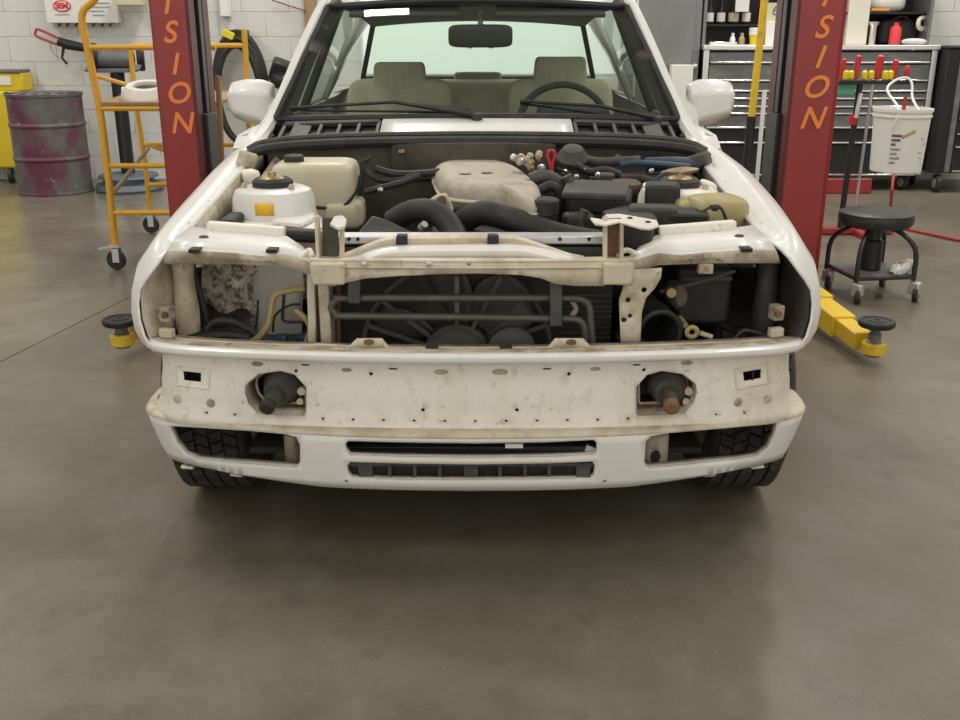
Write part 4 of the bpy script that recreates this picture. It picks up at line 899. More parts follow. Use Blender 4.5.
# ================================================================== LIFT
def lift(sx, x0, x1, y0, label, side):
    """two-post lift column: x0 inner edge, x1 outer edge of its front face"""
    root = thing('lift_post', ((x0+x1)/2, y0+.17, 0), label, 'car lift', 'red two-post lift columns')
    def pp(mb, nm, m, par=None, **k): return mb.build(nm, m, par or root, **k)
    yb = y0+.34; lo, hi = min(x0, x1), max(x0, x1)
    pp(MB().box(lo, hi, y0, y0+.012, .02, 3.4).box(*sorted((x1, x1-sx*.012)), y0, yb, .02, 3.4).box(lo, hi, yb-.012, yb, .02, 3.4), 'column', 'lift_red', bevel=.004)
    pp(MB().box(*sorted((x0-sx*.012, x0+sx*.004)), y0-.001, y0+.10, .02, 3.4), 'column_lip', 'lift_red_dark', bevel=.003)
    pp(MB().box(*sorted((x0-sx*.012, x0+sx*.004)), yb-.10, yb, .02, 3.4), 'column_lip', 'lift_red_dark', bevel=.003)
    pp(MB().box(*sorted((x0+sx*.05, x0+sx*.06)), y0+.03, yb-.03, .02, 3.4), 'column_web', 'lift_black')
    pp(MB().box(lo-.03, hi+.03, y0-.05, yb+.08, 0, .02), 'base_plate', 'lift_red_dark', bevel=.004)
    for bx in (lo+.03, hi-.03):
        for by in (y0-.028, yb+.04): pp(MB().lathe([(.014, .02), (.014, .03), (.008, .03), (.008, .045)], (bx, by, 0), n=6), 'anchor_bolt', 'grey_machine')
    ca = pp(MB().box(*sorted((x0-sx*.034, x0+sx*.045)), y0+.085, yb-.085, .08, .86), 'carriage', 'lift_black', bevel=.006)
    pp(MB().box(*sorted((x0-sx*.022, x0+sx*.02)), y0+.13, y0+.19, .86, 3.3), 'cable_cover', 'lift_black', bevel=.004)
    pp(MB().box(*sorted((x0-sx*.09, x0-sx*.035)), y0+.03, yb-.03, .09, .23), 'arm_yoke', 'lift_yellow', ca, bevel=.006)
    return root, pp
def letters(pp_root, word, xc, y, zs, size, shear):
    for ch, (dx, z) in zip(word, zs): text('letter', ch, size, (xc+dx, y, z), (90, 0, 0), 'lift_orange', pp_root, .001, shear, .002)
def arm(pp, pts, pad, stages):
    a = Vector(pts[0]); b = Vector(pts[1]); d = (b-a); t = 0
    for k, (f0, f1, w, h) in enumerate(stages): ar = pp(MB().bar(a+d*f0, a+d*f1, w, h), 'lift_arm', 'lift_yellow', bevel=.006)
    p = Vector(pad); tip = pp(MB().lathe([(.042, -.03), (.046, -.025), (.046, .012), (.042, .016)], (p.x, p.y, b.z), n=20), 'arm_end', 'lift_yellow', bevel=.002)
    s = pp(MB().lathe([(.028, -.04), (.030, .02), (.024, .025), (.024, .05), (.018, .05), (.018, p.z-b.z-.02)], (p.x, p.y, b.z), n=16), 'pad_screw', 'grey_machine')
    pd = pp(MB().lathe([(.03, -.03), (.062, -.026), (.068, -.02), (.070, -.006), (.066, 0), (.052, .0), (.050, -.004), (.034, -.004), (.032, 0), (.015, 0), (.013, -.004), (.0, -.004)], p, n=28), 'lift_pad', 'black_rubber')
YP = 2.74
aL, bL = at(148, 0, Y=YP), at(185, 0, Y=YP); aR, bR = at(801, 0, Y=YP), at(847, 0, Y=YP)
def zy(v): return at(480, v, Y=YP).z
rL, ppL = lift(-1, bL.x, aL.x, YP, 'red lift post with orange letters, beside the yellow scaffold', 0)
rR, ppR = lift(1, aR.x, bR.x, YP, 'red lift post with orange letters, beside the black round stool', 1)
letters(rL, 'ISION', (aL.x+bL.x)/2, YP-.002, [(-.005, zy(4)), (-.002, zy(33)), (.006, zy(65)), (.010, zy(94)), (.014, zy(124))], .135, .25)
letters(rR, 'ISION', (aR.x+bR.x)/2, YP-.002, [(0, zy(-4)), (.0, zy(28)), (-.0, zy(58)), (-.004, zy(88)), (-.004, zy(119))], .14, .30)
padR = at(877, 320, Z=.175); padL = at(120, 318, Z=.165)
endR = at(878, 352, Z=.075); endL = at(124, 342, Z=.09)
arm(ppR, ((aR.x-.06, YP+.02, .14), (padR.x-.02, padR.y+.06, .070)), (padR.x, padR.y, padR.z), [(0, .62, .12, .11), (.55, .84, .10, .09), (.80, 1.0, .075, .07)])
arm(ppL, ((bL.x+.06, YP+.02, .15), (padL.x+.03, padL.y+.07, .085)), (padL.x, padL.y, padL.z), [(0, .6, .12, .11), (.5, .85, .10, .09), (.8, 1.0, .06, .06)])

# ================================================================== SCAFFOLD (left)
sc = thing('rolling_scaffold', (-1.7, 3.8, 0), 'yellow tubular rolling scaffold on casters behind the lift post', 'scaffold')
def sp_(mb, nm, m, par=None, **k): return mb.build(nm, m, par or sc, **k)
A = [(-1.933, 3.26, 1.385), (-2.003, 3.26, 1.314), (-1.994, 3.26, 1.145), (-1.969, 3.26, .847), (-1.966, 3.26, .564), (-1.97, 3.26, .309), (-1.972, 3.26, .135)]
A = [(-1.90, 3.30, 1.62), (-1.90, 3.28, 1.46)]+A
B = [(-1.425, 4.3, 1.25), (-1.43, 4.3, .9), (-1.44, 4.3, .56), (-1.45, 4.3, .135)]
sp_(MB().tube(A, .019, 10, sm=4), 'upright', 'scaffold_yellow')
sp_(MB().tube(B, .017, 10), 'upright', 'scaffold_yellow')
wd = at(218, 76, Y=3.26); w2 = at(222, 165, Y=3.26)
sp_(MB().tube([(wd.x, 3.26, wd.z), (w2.x, 3.26, w2.z), (w2.x+.0, 3.26, .135)], .015, 10), 'upright', 'wood')
bk = at(137, 112, Y=4.3); bk2 = at(145, 162, Y=4.3)
sp_(MB().tube([(bk.x, 4.3, 1.16), (bk.x, 4.3, bk.z), (bk2.x, 4.3, bk2.z), (bk2.x, 4.3, .135)], .016, 8), 'upright', 'scaffold_yellow')
for z in (1.157, .855, .56, .31):
    sp_(MB().tube([(-1.985, 3.26, z), (wd.x if z > .9 else w2.x, 3.26, z)], .014, 8), 'rung', 'scaffold_yellow')
    sp_(MB().tube([(bk2.x, 4.3, z), (-1.435, 4.3, z)], .014, 8), 'rung', 'scaffold_yellow')
for p, q in (((-1.985, 3.27, 1.02), (-2.0, 4.29, .88)), ((-1.97, 3.28, .40), (-2.08, 4.29, .54)), ((-2.05, 4.29, .55), (-1.45, 4.29, .34))):
    sp_(MB().tube([p, q], .012, 8), 'brace', 'scaffold_yellow' if p[2] > .5 else 'wood')
pl = sp_(MB().prism([(-1.975, 3.25, .870), (w2.x, 3.25, .870), (-1.42, 4.31, .870), (bk.x, 4.31, .870)], (0, 0, .018)), 'platform', 'wood', bevel=.003)
for c in ((-1.972, 3.26), (-1.45, 4.3), (w2.x, 3.26), (bk2.x, 4.3)):
    cs = sp_(MB().lathe([(.035, 0), (.037, .006), (.037, .026), (.035, .032)], (c[0]-.004, c[1]-.026, .055), (.25, 1, 0), n=22, sx=1.45, sy=1.45), 'caster_wheel', 'black_rubber')
    sp_(MB().box(c[0]-.012, c[0]+.024, c[1]-.036, c[1]-.031, .045, .125).box(c[0]-.012, c[0]+.024, c[1]+.012, c[1]+.017, .045, .125).box(c[0]-.02, c[0]+.024, c[1]-.036, c[1]+.017, .12, .135), 'caster_fork', 'silver', cs)
    sp_(MB().bar((c[0]-.02, c[1], .125), (c[0]-.09, c[1]-.02, .115), .02, .008), 'brake_pedal', 'silver', cs)
# items lying on the platform
o = MB().tube([Vector((-1.95, 3.56, .919)), Vector((-1.75, 3.66, .919))], .030, 12).build('white_roll', 'paper'); tag(o, 'white paper roll lying on the scaffold platform', 'paper roll')
c = Vector((-1.76, 3.40, .95)); rg = thing('lamp_bezel', (c.x, c.y, .884), 'white oval car lamp bezel resting on the scaffold platform', 'car part')
mb = MB(); rows = []
for i in range(33):
    a = 2*math.pi*i/32; ce = Vector((c.x, c.y, .945)); d = Vector((math.cos(a), 0, 0))+Vector((0, .45, .35)).normalized()*0
    ex = Vector((.125*math.cos(a), .08*math.sin(a), .03*math.sin(a)))
    rows.append([ce+ex*k+Vector((0, 0, h)) for k, h in ((.55, .0), (.62, .018), (.85, .016), (1.05, -.015), (1.1, -.05))])
mb.grid(rows).build('bezel_ring', 'paint', rg, solid=.005)
MB().lathe([(.05, 0), (.0, .004)], (c.x, c.y+.01, .905), n=16).build('bezel_recess', 'bay_dark', rg)

# ================================================================== LEFT BACKGROUND
dm = thing('oil_drum', (-3.47, 6.05, 0), 'scuffed purple and grey steel oil drum against the block wall', 'drum')
c = (-3.46, 6.07, 0)
MB().lathe([(.282, 0), (.290, .004), (.290, .018), (.282, .022), (.282, .26), (.290, .27), (.294, .28), (.290, .29), (.282, .30), (.282, .52), (.290, .53), (.294, .54), (.290, .55), (.282, .56), (.282, .755), (.29, .76), (.29, .775), (.28, .78)], c, n=48).build('drum_body', 'drum', dm)
MB().lathe([(.276, .765), (.0, .765)], c, n=40).build('drum_top', 'grey_machine', dm)
MB().tube(arcpts((c[0], c[1], .778), .287, 0, 354, 60, (1, 0, 0), (0, 1, 0)), .007, 6, closed=True).build('drum_rim', 'grey_machine', dm)
# flakes of old paint along the top rim
for i in range(9):
    a = R(185+i*19+random.uniform(-6, 6))
    MB().obox((c[0]+.284*math.cos(a), c[1]+.284*math.sin(a), .786), (.012, random.uniform(.03, .07), .008), (random.uniform(-8, 8), 0, math.degrees(a))).build('rim_scale', 'frame_black', dm)
ym = thing('yellow_machine', (-3.95, 6.30, 0), 'yellow wheeled workshop machine standing behind the oil drum', 'machine')
x1 = at(27, 72, Y=6.62).x
MB().box(x1-.75, x1-.02, 6.50, 6.70, .13, .77).build('machine_body', 'machine_yellow', ym, bevel=.02)
MB().box(x1-.75, x1, 6.52, 6.70, .77, .915).build('control_panel', 'machine_yellow', ym, bevel=.01)
MB().box(x1-.77, x1-.01, 6.51, 6.71, .915, .942).build('machine_lid', 'grey_machine', ym, bevel=.006)
MB().box(x1-.20, x1-.10, 6.512, 6.524, .82, .89).build('gauge_plate', 'paper', ym)
for x in (x1-.22, x1-.65):
    w = MB().lathe([(.05, -.02), (.065, -.015), (.065, .015), (.05, .02)], (x, 6.53, .066), (1, .2, 0), n=22).build('caster_wheel', 'black_rubber', ym)
    MB().lathe([(.028, -.024), (.028, .024)], (x, 6.53, .066), (1, .2, 0), n=14).build('caster_hub', 'grey_machine', w)
# pedestal grinder
gr = thing('pedestal_grinder', (-2.82, 6.1, 0), 'dark pedestal bench grinder on a round grey base', 'grinder')
gx = -2.885
MB().lathe([(.26, 0), (.27, .02), (.25, .06), (.20, .07), (.20, .10), (.24, .11), (.23, .13), (.06, .14)], (gx, 6.15, 0), n=36).build('grinder_base', 'blue_grey', gr)
MB().tube([(gx, 6.15, .13), (gx, 6.15, .93)], .055, 14).build('pedestal', 'frame_black', gr)
MB().obox((gx, 6.15, .95), (.26, .20, .03)).build('tool_rest', 'grey_machine', gr, bevel=.006)
MB().lathe([(.05, -.17), (.075, -.15), (.075, .12), (.05, .14)], (gx, 6.15, 1.04), (1, .15, 0), n=24).build('motor', 'grey_machine', gr)
for s_ in (-.16, .19):
    g_ = MB().lathe([(.06, -.03), (.105, -.028), (.11, 0), (.105, .028), (.06, .03)], (gx+s_, 6.15+s_*.15, 1.05), (1, .3, 0), n=26).build('wheel_guard', 'frame_black', gr, bevel=.003)
    MB().obox((gx+s_, 6.03, .97), (.07, .10, .02), (20, 0, 0)).build('work_rest', 'grey_machine', gr, bevel=.003)
# trolley-jack style handle tool leaning along the wall (red grip)
tl = thing('hand_polisher', (-3.3, 6.6, 1.1), 'hand polisher with red loop grip hanging on the block wall', 'power tool')
a, b, c2 = at(38, 33, Y=6.62), at(61, 42, Y=6.62), at(86, 48, Y=6.62)
u_ = (b-a).normalized(); n_ = Vector((-u_.z, 0, u_.x))
MB().tube([b+n_*.02, a+n_*.03, a+u_*-.02, a-n_*.03, b-n_*.03], .011, 8, sm=3).build('loop_grip', 'grip_red', tl)
MB().tube([b-u_*.02, b+u_*.06, c2], [.034, .042, .034], 14).build('tool_body', 'frame_black', tl)
MB().tube([b+u_*.03-n_*.03, at(63, 52, Y=6.62), at(62, 58, Y=6.62), at(67, 64, Y=6.62)], [.014, .012, .010, .012], 8).build('trigger_handle', 'frame_black', tl)
MB().tube([at(50, 44, Y=6.64), at(53, 53, Y=6.64), at(60, 58, Y=6.64)], .004, 6, sm=4).build('power_cord', 'print_grey', tl)
MB().box(c2.x-.02, c2.x+.02, c2.y, 6.758, c2.z-.02, c2.z+.02).build('wall_hook', 'frame_black', tl)
# sign board with red badge and hooks
sg = thing('wall_sign', (-3.3, 6.70, 1.3), 'white cardboard display board with red oval badge on the wall', 'sign')
x0, x1_, z0 = at(47, 22, Y=6.68).x, at(119, 22, Y=6.68).x, at(47, 23, Y=6.68).z
MB().box(x0, x1_, 6.68, 6.755, z0, z0+.42).build('board', 'paper', sg, bevel=.004)
bc = at(62, 6, Y=6.678)
MB().lathe([(.075, 0), (.075, .004)], bc, (0, -1, 0), n=28, sx=1.0, sy=.62).build('badge', 'logo_red', sg)
MB().lathe([(.064, 0), (.064, .006)], bc, (0, -1, 0), n=28, sx=1.0, sy=.56).build('badge_field', 'paper', sg)
text('badge_text', 'SEM', .062, (bc.x, bc.y-.008, bc.z), (90, 0, 0), 'logo_red', sg, .001, 0, .003)
for k in range(4):
    p = at(92+3*(k % 2), 3+k*4, Y=6.678); MB().box(p.x-.02, p.x+.14-.02*k, 6.676, 6.680, p.z-.004, p.z+.004).build('print_line', 'print_grey', sg)
p = at(62, 14.5, Y=6.678); MB().box(p.x-.06, p.x+.06, 6.676, 6.680, p.z-.003, p.z+.003).build('print_line', 'print_grey', sg)
for u in (60, 68, 77, 94, 103, 111):
    p = at(u, 25, Y=6.69); MB().tube([p+Vector((0, .03, .02)), p+Vector((0, -.02, .0)), p+Vector((0, -.02, -.015))], .010, 6).build('display_hook', 'black_matte', sg)
o = MB().obox(at(131, 2, Y=6.55)+Vector((0, 0, .06)), (.20, .30, .18), (0, 0, 12)).build('wall_box', 'plate_tan', bevel=.006); tag(o, 'tan metal box mounted high on the block wall beside the sign', 'box')
# coiled hose on the wall, with hanger
hs_ = thing('coiled_hose', (-2.0, 6.65, .3), 'thick black hose coiled on the wall behind the lift', 'hose')
hc = at(241, 89, Y=6.63)
for k in range(3):
    rx, rz = .215-.018*k, .455-.03*k
    MB().tube([hc+Vector((rx*math.cos(R(a)), -.035*k, rz*math.sin(R(a))-.02*k)) for a in range(0, 360, 10)], .028, 8, closed=True).build('hose_turn', 'black_rubber', hs_)
MB().obox(hc+Vector((0, .04, .45)), (.16, .14, .05)).build('hose_hanger', 'frame_black', hs_, bevel=.006)
MB().obox(hc+Vector((-.05, -.10, .44)), (.10, .03, .06), (0, 25, 0)).build('hose_tag', 'screw_yellow', hs_, bevel=.006)
o = MB().obox(at(281, 71, Y=6.45), (.17, .16, .17), (15, 20, 10)).box(at(281, 71, Y=6.45).x-.05, at(281, 71, Y=6.45).x+.05, 6.45, 6.757, at(281, 71, Y=6.45).z-.05, at(281, 71, Y=6.45).z+.05).lathe([(.07, 0), (.08, .03), (.06, .16)], at(277, 78, Y=6.45), (.5, -.6, -.2), n=14).build('hose_reel_motor', 'frame_black', bevel=.02); tag(o, 'dark brown blower motor mounted on the wall beside the hose coil', 'motor')
o = MB().obox((o_x := at(230, 155, Y=5.6)).copy(), (.22, .20, .26), (0, 0, 10)).build('red_gas_can', 'lift_red', bevel=.02)
o.location.z = -o_x.z+.13; tag(o, 'red can on the floor behind the white car wing', 'can')
# wire on the wall
o = MB().tube([at(272, 0, Y=6.72), at(290, 6, Y=6.72), at(306, 11, Y=6.66)], .006, 6, sm=5).build('wall_cable', 'rust'); tag(o, 'thin brown cable strung along the block wall', 'cable')
for u in (222, 226): pass
o = MB().box(at(219, 0, Y=6.7).x, at(229, 0, Y=6.7).x, 6.68, 6.755, at(220, 17, Y=6.7).z, 2.4).build('wall_conduit_box', 'paper', bevel=.01); tag(o, 'white upright switch box on the wall above the hose coil', 'switch box')

# ================================================================== RIGHT BACKGROUND
CYF = 6.10
def cz(v): return at(820, v, Y=CYF).z
def cxp(u, v=46): return at(u, v, Y=CYF).x
ch = thing('tool_chest', (2.7, 6.35, 0), 'wide stainless steel tool chest with bright drawer pulls and casters', 'tool chest')
L0, L1 = 1.775, 3.62; ct, cb = cz(50), .13
MB().box(L0, L1, CYF+.02, 6.62, cb, ct).build('chest_body', 'black_matte', ch, bevel=.006)
MB().box(L0-.01, L1+.015, CYF-.015, 6.63, ct, cz(45)).build('chest_top', 'steel_bright', ch, bevel=.006)
for x in (L0, L1-.045): MB().box(x, x+.045, CYF-.005, CYF+.03, cb, ct).build('corner_post', 'steel_bright', ch, bevel=.004)
mid = (L0+L1)/2
MB().box(mid-.02, mid+.02, CYF-.002, CYF+.03, cb, ct).build('centre_post', 'steel_drawer', ch)
rowsZ = [cz(52), cz(64), cz(82), cz(92.5), cz(100), cz(108), cz(115), cz(129), cz(144), cz(176)]
for xa, xb in ((L0+.05, mid-.025), (mid+.025, L1-.05)):
    for k in range(9):
        zt_, zb_ = rowsZ[k]-.004, rowsZ[k+1]+.004
        d_ = MB().box(xa, xb, CYF, CYF+.03, zb_, zt_).build('drawer', 'steel_drawer' if k < 7 else 'black_matte', ch, bevel=.003)
        MB().box(xa+.005, xb-.005, CYF-.022, CYF+.002, zb_+.002, zb_+.016).build('drawer_pull', 'chrome', d_, bevel=.003)
for x in (L0+.12, mid, L1-.12):
    w = MB().lathe([(.045, -.018), (.062, -.016), (.062, .016), (.045, .018)], (x, CYF+.06, .064), (1, .25, 0), n=20).build('caster_wheel', 'black_rubber', ch)
    MB().lathe([(.040, -.021), (.040, .021)], (x, CYF+.06, .064), (1, .25, 0), n=16).build('caster_hub', 'silver', w)
    MB().box(x-.03, x+.03, CYF+.02, CYF+.10, .118, .135).build('caster_plate', 'grey_machine', w)
# hutch on the chest
hu = thing('tool_hutch', (2.7, 6.5, ct+.03), 'black open-front hutch standing on the stainless tool chest', 'hutch')
zt0 = cz(45)
MB().box(L0+.01, L1-.02, 6.58, 6.62, zt0, 1.95).build('hutch_back', 'black_matte', hu)
MB().box(L0+.01, L0+.035, 6.24, 6.58, zt0, 1.95).build('hutch_side', 'locker_grey', hu)
MB().box(L1-.045, L1-.02, 6.24, 6.58, zt0, 1.95).build('hutch_side', 'locker_grey', hu)
MB().box(L0+.01, L1-.02, 6.24, 6.62, 1.95, 1.98).build('hutch_top', 'black_matte', hu)
MB().box(L0+.035, 2.60, 6.40, 6.58, 1.285, 1.30).build('hutch_shelf', 'frame_black', hu)
MB().box(2.62, L1-.045, 6.30, 6.58, 1.375, 1.39).build('hutch_shelf', 'frame_black', hu)
MB().box(2.60, 2.62, 6.30, 6.58, zt0, 1.95).build('hutch_divider', 'frame_black', hu)
YS = 6.42
def bottle(u, v0, v1, wpx, label, body='frame_black', lab='paper'):
    x = at(u, v1, Y=YS).x; z0_, h = 1.3005, .17; r = wpx/2/118
    t = thing('spray_bottle', (x, YS+.06, z0_), label, 'bottle', 'bottles on the hutch shelf')
    MB().lathe([(r*.9, 0), (r, .006), (r, h*.62), (r*.45, h*.8), (r*.4, h)], (x, YS+.06, z0_), n=16).build('bottle_body', body, t)
    MB().lathe([(r*.5, h*.95), (r*.5, h*1.15), (r*.3, h*1.2)], (x, YS+.06, z0_), n=12).build('bottle_cap', 'black_plastic', t)
    MB().lathe([(r*1.02, h*.12), (r*1.02, h*.52)], (x, YS+.06, z0_), n=16, caps=False).build('bottle_label', lab, t)
for u in (711, 722.5, 748): bottle(u, 8, 20, 8, 'slim dark bottle with pale paper band on the hutch shelf')
bottle(735, 8, 20, 10, 'wider dark bottle with tan band on the hutch shelf', 'frame_black', 'plate_tan')
def item(name, mb, m, label, cat, **k): return tag(mb.build(name, m, **k), label, cat)
def onz(u, v, Y): return at(u, v, Y=Y)
p = onz(743.5, 4, 6.36); item('note_card', MB().box(p.x-.055, p.x+.055, 6.392, 6.399, 1.395, 1.52), 'paper', 'white note card clipped to the hutch shelf edge', 'card')
p = onz(755, 43, 6.25); cu = thing('paint_cup', (p.x, 6.25, zt0), 'small yellow tub with white lid on the stainless chest top', 'tub')
MB().lathe([(.040, 0), (.050, .075)], (p.x, 6.25, zt0), n=20).build('tub_body', 'screw_yellow', cu); MB().lathe([(.053, .075), (.053, .125), (.048, .13)], (p.x, 6.25, zt0), n=20).build('tub_lid', 'paper', cu)
p = onz(773, 44, 6.3); item('parts_box', MB().obox((p.x+.01, 6.30, zt0+.09), (.17, .16, .18), (0, 0, -8)), 'paper', 'pale grey carton on the chest top beside the yellow tub', 'box', bevel=.004)
p = onz(777, 10, 6.4); np_ = thing('number_plate', (p.x, 6.39, 1.305), 'tan number plate reading 64 propped on the hutch shelf', 'plate')
MB().obox((p.x, 6.385, 1.385), (.20, .006, .155), (0, 0, 0)).build('plate_sheet', 'plate_tan', np_, bevel=.002); text('plate_text', '64', .11, (p.x+.01, 6.380, 1.40), (90, 0, 0), 'print_dark', np_)
p = onz(716, 43, 6.22); item('socket_tray', MB().obox((p.x+.05, 6.22, zt0+.012), (.22, .08, .024)), 'chrome', 'shiny socket tray lying on the chest top', 'tray', bevel=.004)
p = onz(733, 41, 6.24); item('spray_nozzle', MB().lathe([(.022, 0), (.022, .05), (.01, .07), (.014, .09)], (p.x, 6.26, zt0), n=12), 'white_plastic', 'small white pump nozzle standing on the chest top', 'nozzle')
p = onz(741, 42, 6.26); item('grease_jar', MB().lathe([(.022, 0), (.025, .004), (.025, .05), (.015, .06), (.013, .09)], (p.x+.01, 6.28, zt0), n=12), 'tank_yellow', 'tiny amber jar standing on the chest top', 'jar')
# right half of the hutch
p = onz(856, 44, 6.3); item('manual_binder', MB().obox((p.x-.01, 6.32, zt0+.20), (.165, .10, .40), (0, 0, -4)), 'paper_cream', 'tall cream binder standing on the chest top beside the red post', 'binder', bevel=.006)
p = onz(872, 43, 6.26); item('torch', MB().lathe([(.026, 0), (.026, .14), (.040, .16), (.040, .175)], (p.x, 6.27, zt0), n=16), 'steel_bright', 'silver torch standing on its end on the chest top', 'torch')
dr = thing('black_tool_bag', (3.18, 6.42, zt0), 'black fabric tool bag slumped in the hutch', 'bag')
p = onz(897, 44, 6.4)
rbox(MB(), (p.x, 6.45, zt0+.105), (.34, .18, .21), (0, 0, 0), .55, 12).build('bag_body', 'black_matte', dr)
MB().tube([(p.x-.10, 6.40, zt0+.17), (p.x, 6.355, zt0+.22), (p.x+.10, 6.40, zt0+.17)], .012, 8, sm=4).build('bag_handle', 'black_matte', dr)
p = onz(897, 23, 6.28); item('red_spray_can', MB().lathe([(.040, 0), (.044, .005), (.044, .12), (.03, .14), (.02, .145), (.018, .17)], (p.x, 6.285, zt0), n=18), 'logo_red', 'red spray can standing before the black tool bag', 'can')
p = onz(889, 3, 6.4); item('grey_helmet', rbox(MB(), (p.x, 6.47, 1.465), (.30, .20, .15), (0, 0, 0), .7, 12), 'white_plastic', 'pale grey helmet resting on the hutch shelf', 'helmet')
p = onz(879, 18, 6.3); item('orange_driver', MB().tube([(p.x-.06, 6.325, 1.405), (p.x+.08, 6.325, 1.405)], .014, 10), 'orange', 'orange handled driver lying on the hutch shelf edge', 'screwdriver')
p = onz(921, 25, 6.35); tr_ = thing('tape_roll', (p.x, 6.33, zt0), 'cream masking tape roll with hanging strip, on chest top', 'tape')
MB().tube(arcpts((p.x, 6.33, zt0+.165), .045, 0, 352, 24, (.9, .43, 0), (0, 0, 1)), .018, 8, closed=True).build('tape_ring', 'paper_cream', tr_); MB().box(p.x+.035, p.x+.055, 6.34, 6.345, zt0, zt0+.22).build('tape_tail', 'paper_cream', tr_)
p = onz(905, 42, 6.22); item('grey_rag', rbox(MB(), (p.x+.05, 6.17, zt0+.025), (.20, .08, .05), (0, 0, 0), .9, 10), 'rag', 'crumpled grey rag on the chest top under the tool bag', 'rag')
# second chest, black
c2_ = thing('black_tool_cabinet', (3.95, 6.2, 0), 'tall black tool cabinet with thin pulls beside the stainless chest', 'tool cabinet')
bx0, bx1, by = 3.645, 4.35, 5.98; bz = at(940, 46, Y=by).z
MB().box(bx0, bx1, by, 6.6, .16, bz-.02).build('cabinet_body', 'black_matte', c2_, bevel=.01)
MB().box(bx0-.005, bx1+.005, by-.01, 6.61, bz-.02, bz).build('cabinet_lid', 'frame_black', c2_, bevel=.01)
MB().box(bx0+.10, bx0+.14, by-.012, by, .17, bz-.03).build('door_edge', 'grey_machine', c2_)
for v in (119, 134, 147, 171):
    z = at(950, v, Y=by).z; d_ = MB().box(bx0+.15, bx1-.02, by-.010, by, z-.01, z+.08).build('drawer', 'black_matte', c2_, bevel=.002); MB().box(bx0+.16, bx1-.05, by-.024, by-.008, z-.004, z+.006).build('drawer_pull', 'steel_bright', d_)
for x, y in ((bx0+.08, by+.05), (bx0+.04, by+.45)):
    w = MB().lathe([(.05, -.02), (.072, -.018), (.072, .018), (.05, .02)], (x, y, .074), (1, -.1, 0), n=22).build('caster_wheel', 'black_rubber', c2_); MB().lathe([(.04, -.024), (.04, .024)], (x, y, .074), (1, -.1, 0), n=16).build('caster_hub', 'silver', w)
# grey locker
lk = thing('steel_locker', (1.5, 6.3, 0), 'tall grey steel locker with small handle behind the car mirror', 'locker')
lx0, lx1, ly = at(637, 0, Y=6.15).x, 1.752, 6.15
MB().box(lx0, lx1, ly, 6.62, .02, 2.0).build('locker_body', 'locker_grey', lk, bevel=.006)
MB().box(lx0+.015, lx1-.05, ly-.014, ly, .06, 1.96).build('locker_door', 'locker_grey', lk, bevel=.004)
MB().box(lx0, lx0+.02, ly-.01, ly+.01, .02, 2.0).build('locker_edge', 'steel_bright', lk)
p = at(695, 62, Y=ly-.03); hd = MB().box(p.x-.02, p.x+.02, ly-.03, ly-.012, p.z-.09, p.z+.09).build('handle_plate', 'grey_machine', lk, bevel=.004)
MB().lathe([(.016, 0), (.018, .02), (.010, .024)], (p.x, ly-.03, p.z-.03), (0, -1, 0), n=14).build('lock_knob', 'steel_bright', hd)
o = MB().box(at(672, 70, Y=6.0).x, at(693, 70, Y=6.0).x, 5.99, 6.11, 0, at(680, 65, Y=6.0).z).build('white_board', 'paper', bevel=.004); tag(o, 'white board leaning upright before the grey locker', 'board')
# hoist stand: yellow and black pole with a bright slide bar
st = thing('pole_stand', (1.76, 4.5, 0), 'yellow and black tall pole stand in front of the tool chest', 'stand')
MB().tube([(1.762, 4.5, .70), (1.79, 4.5, 1.75)], .024, 12).build('upper_pole', 'lift_yellow', st)
MB().tube([(1.755, 4.5, .02), (1.762, 4.5, .72)], .030, 12).build('lower_pole', 'frame_black', st)
MB().lathe([(.16, 0), (.16, .012), (.05, .03)], (1.755, 4.5, 0), n=24).build('stand_base', 'frame_black', st)
MB().bar((1.829, 4.49, .03), (1.829, 4.49, .885), .026, .010, up=(0, 1, 0)).build('slide_bar', 'steel_bright', st)
# screwdriver stand with hanging bucket
SY = 4.25
ts = thing('tool_stand', (2.43, SY, 0), 'black upright rack with a narrow tray for screwdrivers', 'tool rack')
zt1 = at(870, 82, Y=SY).z; xa, xb = at(836, 82, Y=SY).x, at(912, 82, Y=SY).x
MB().box(xa, xb, SY-.05, SY+.05, zt1-.012, zt1).box(xa, xb, SY-.05, SY-.046, zt1, zt1+.014).build('tray', 'frame_black', ts, bevel=.003)
for u in (858, 871):
    p = at(u, 100, Y=SY); MB().tube([(p.x-.02, SY, .03), (p.x, SY, zt1)], .018 if u == 858 else .009, 10).build('rack_post', 'frame_black' if u == 858 else 'silver', ts)
MB().bar((xa-.02, SY, .025), (xb, SY, .025), .06, .04).build('rack_foot', 'hose_red', ts, bevel=.006)
MB().bar(((xa+xb)/2, SY-.16, .02), ((xa+xb)/2, SY+.22, .02), .05, .035).build('rack_foot', 'hose_red', ts, bevel=.006)
p = at(855, 120, Y=SY-.03); MB().lathe([(.024, -.03), (.028, 0), (.024, .035)], (p.x, SY, p.z), n=12).build('red_knob', 'red_plastic', ts)
p0 = at(861, 93, Y=SY-.03); p1 = at(856, 118, Y=SY-.03); MB().tube([p0, p1], .014, 10).build('handle_tube', 'steel_bright', ts)
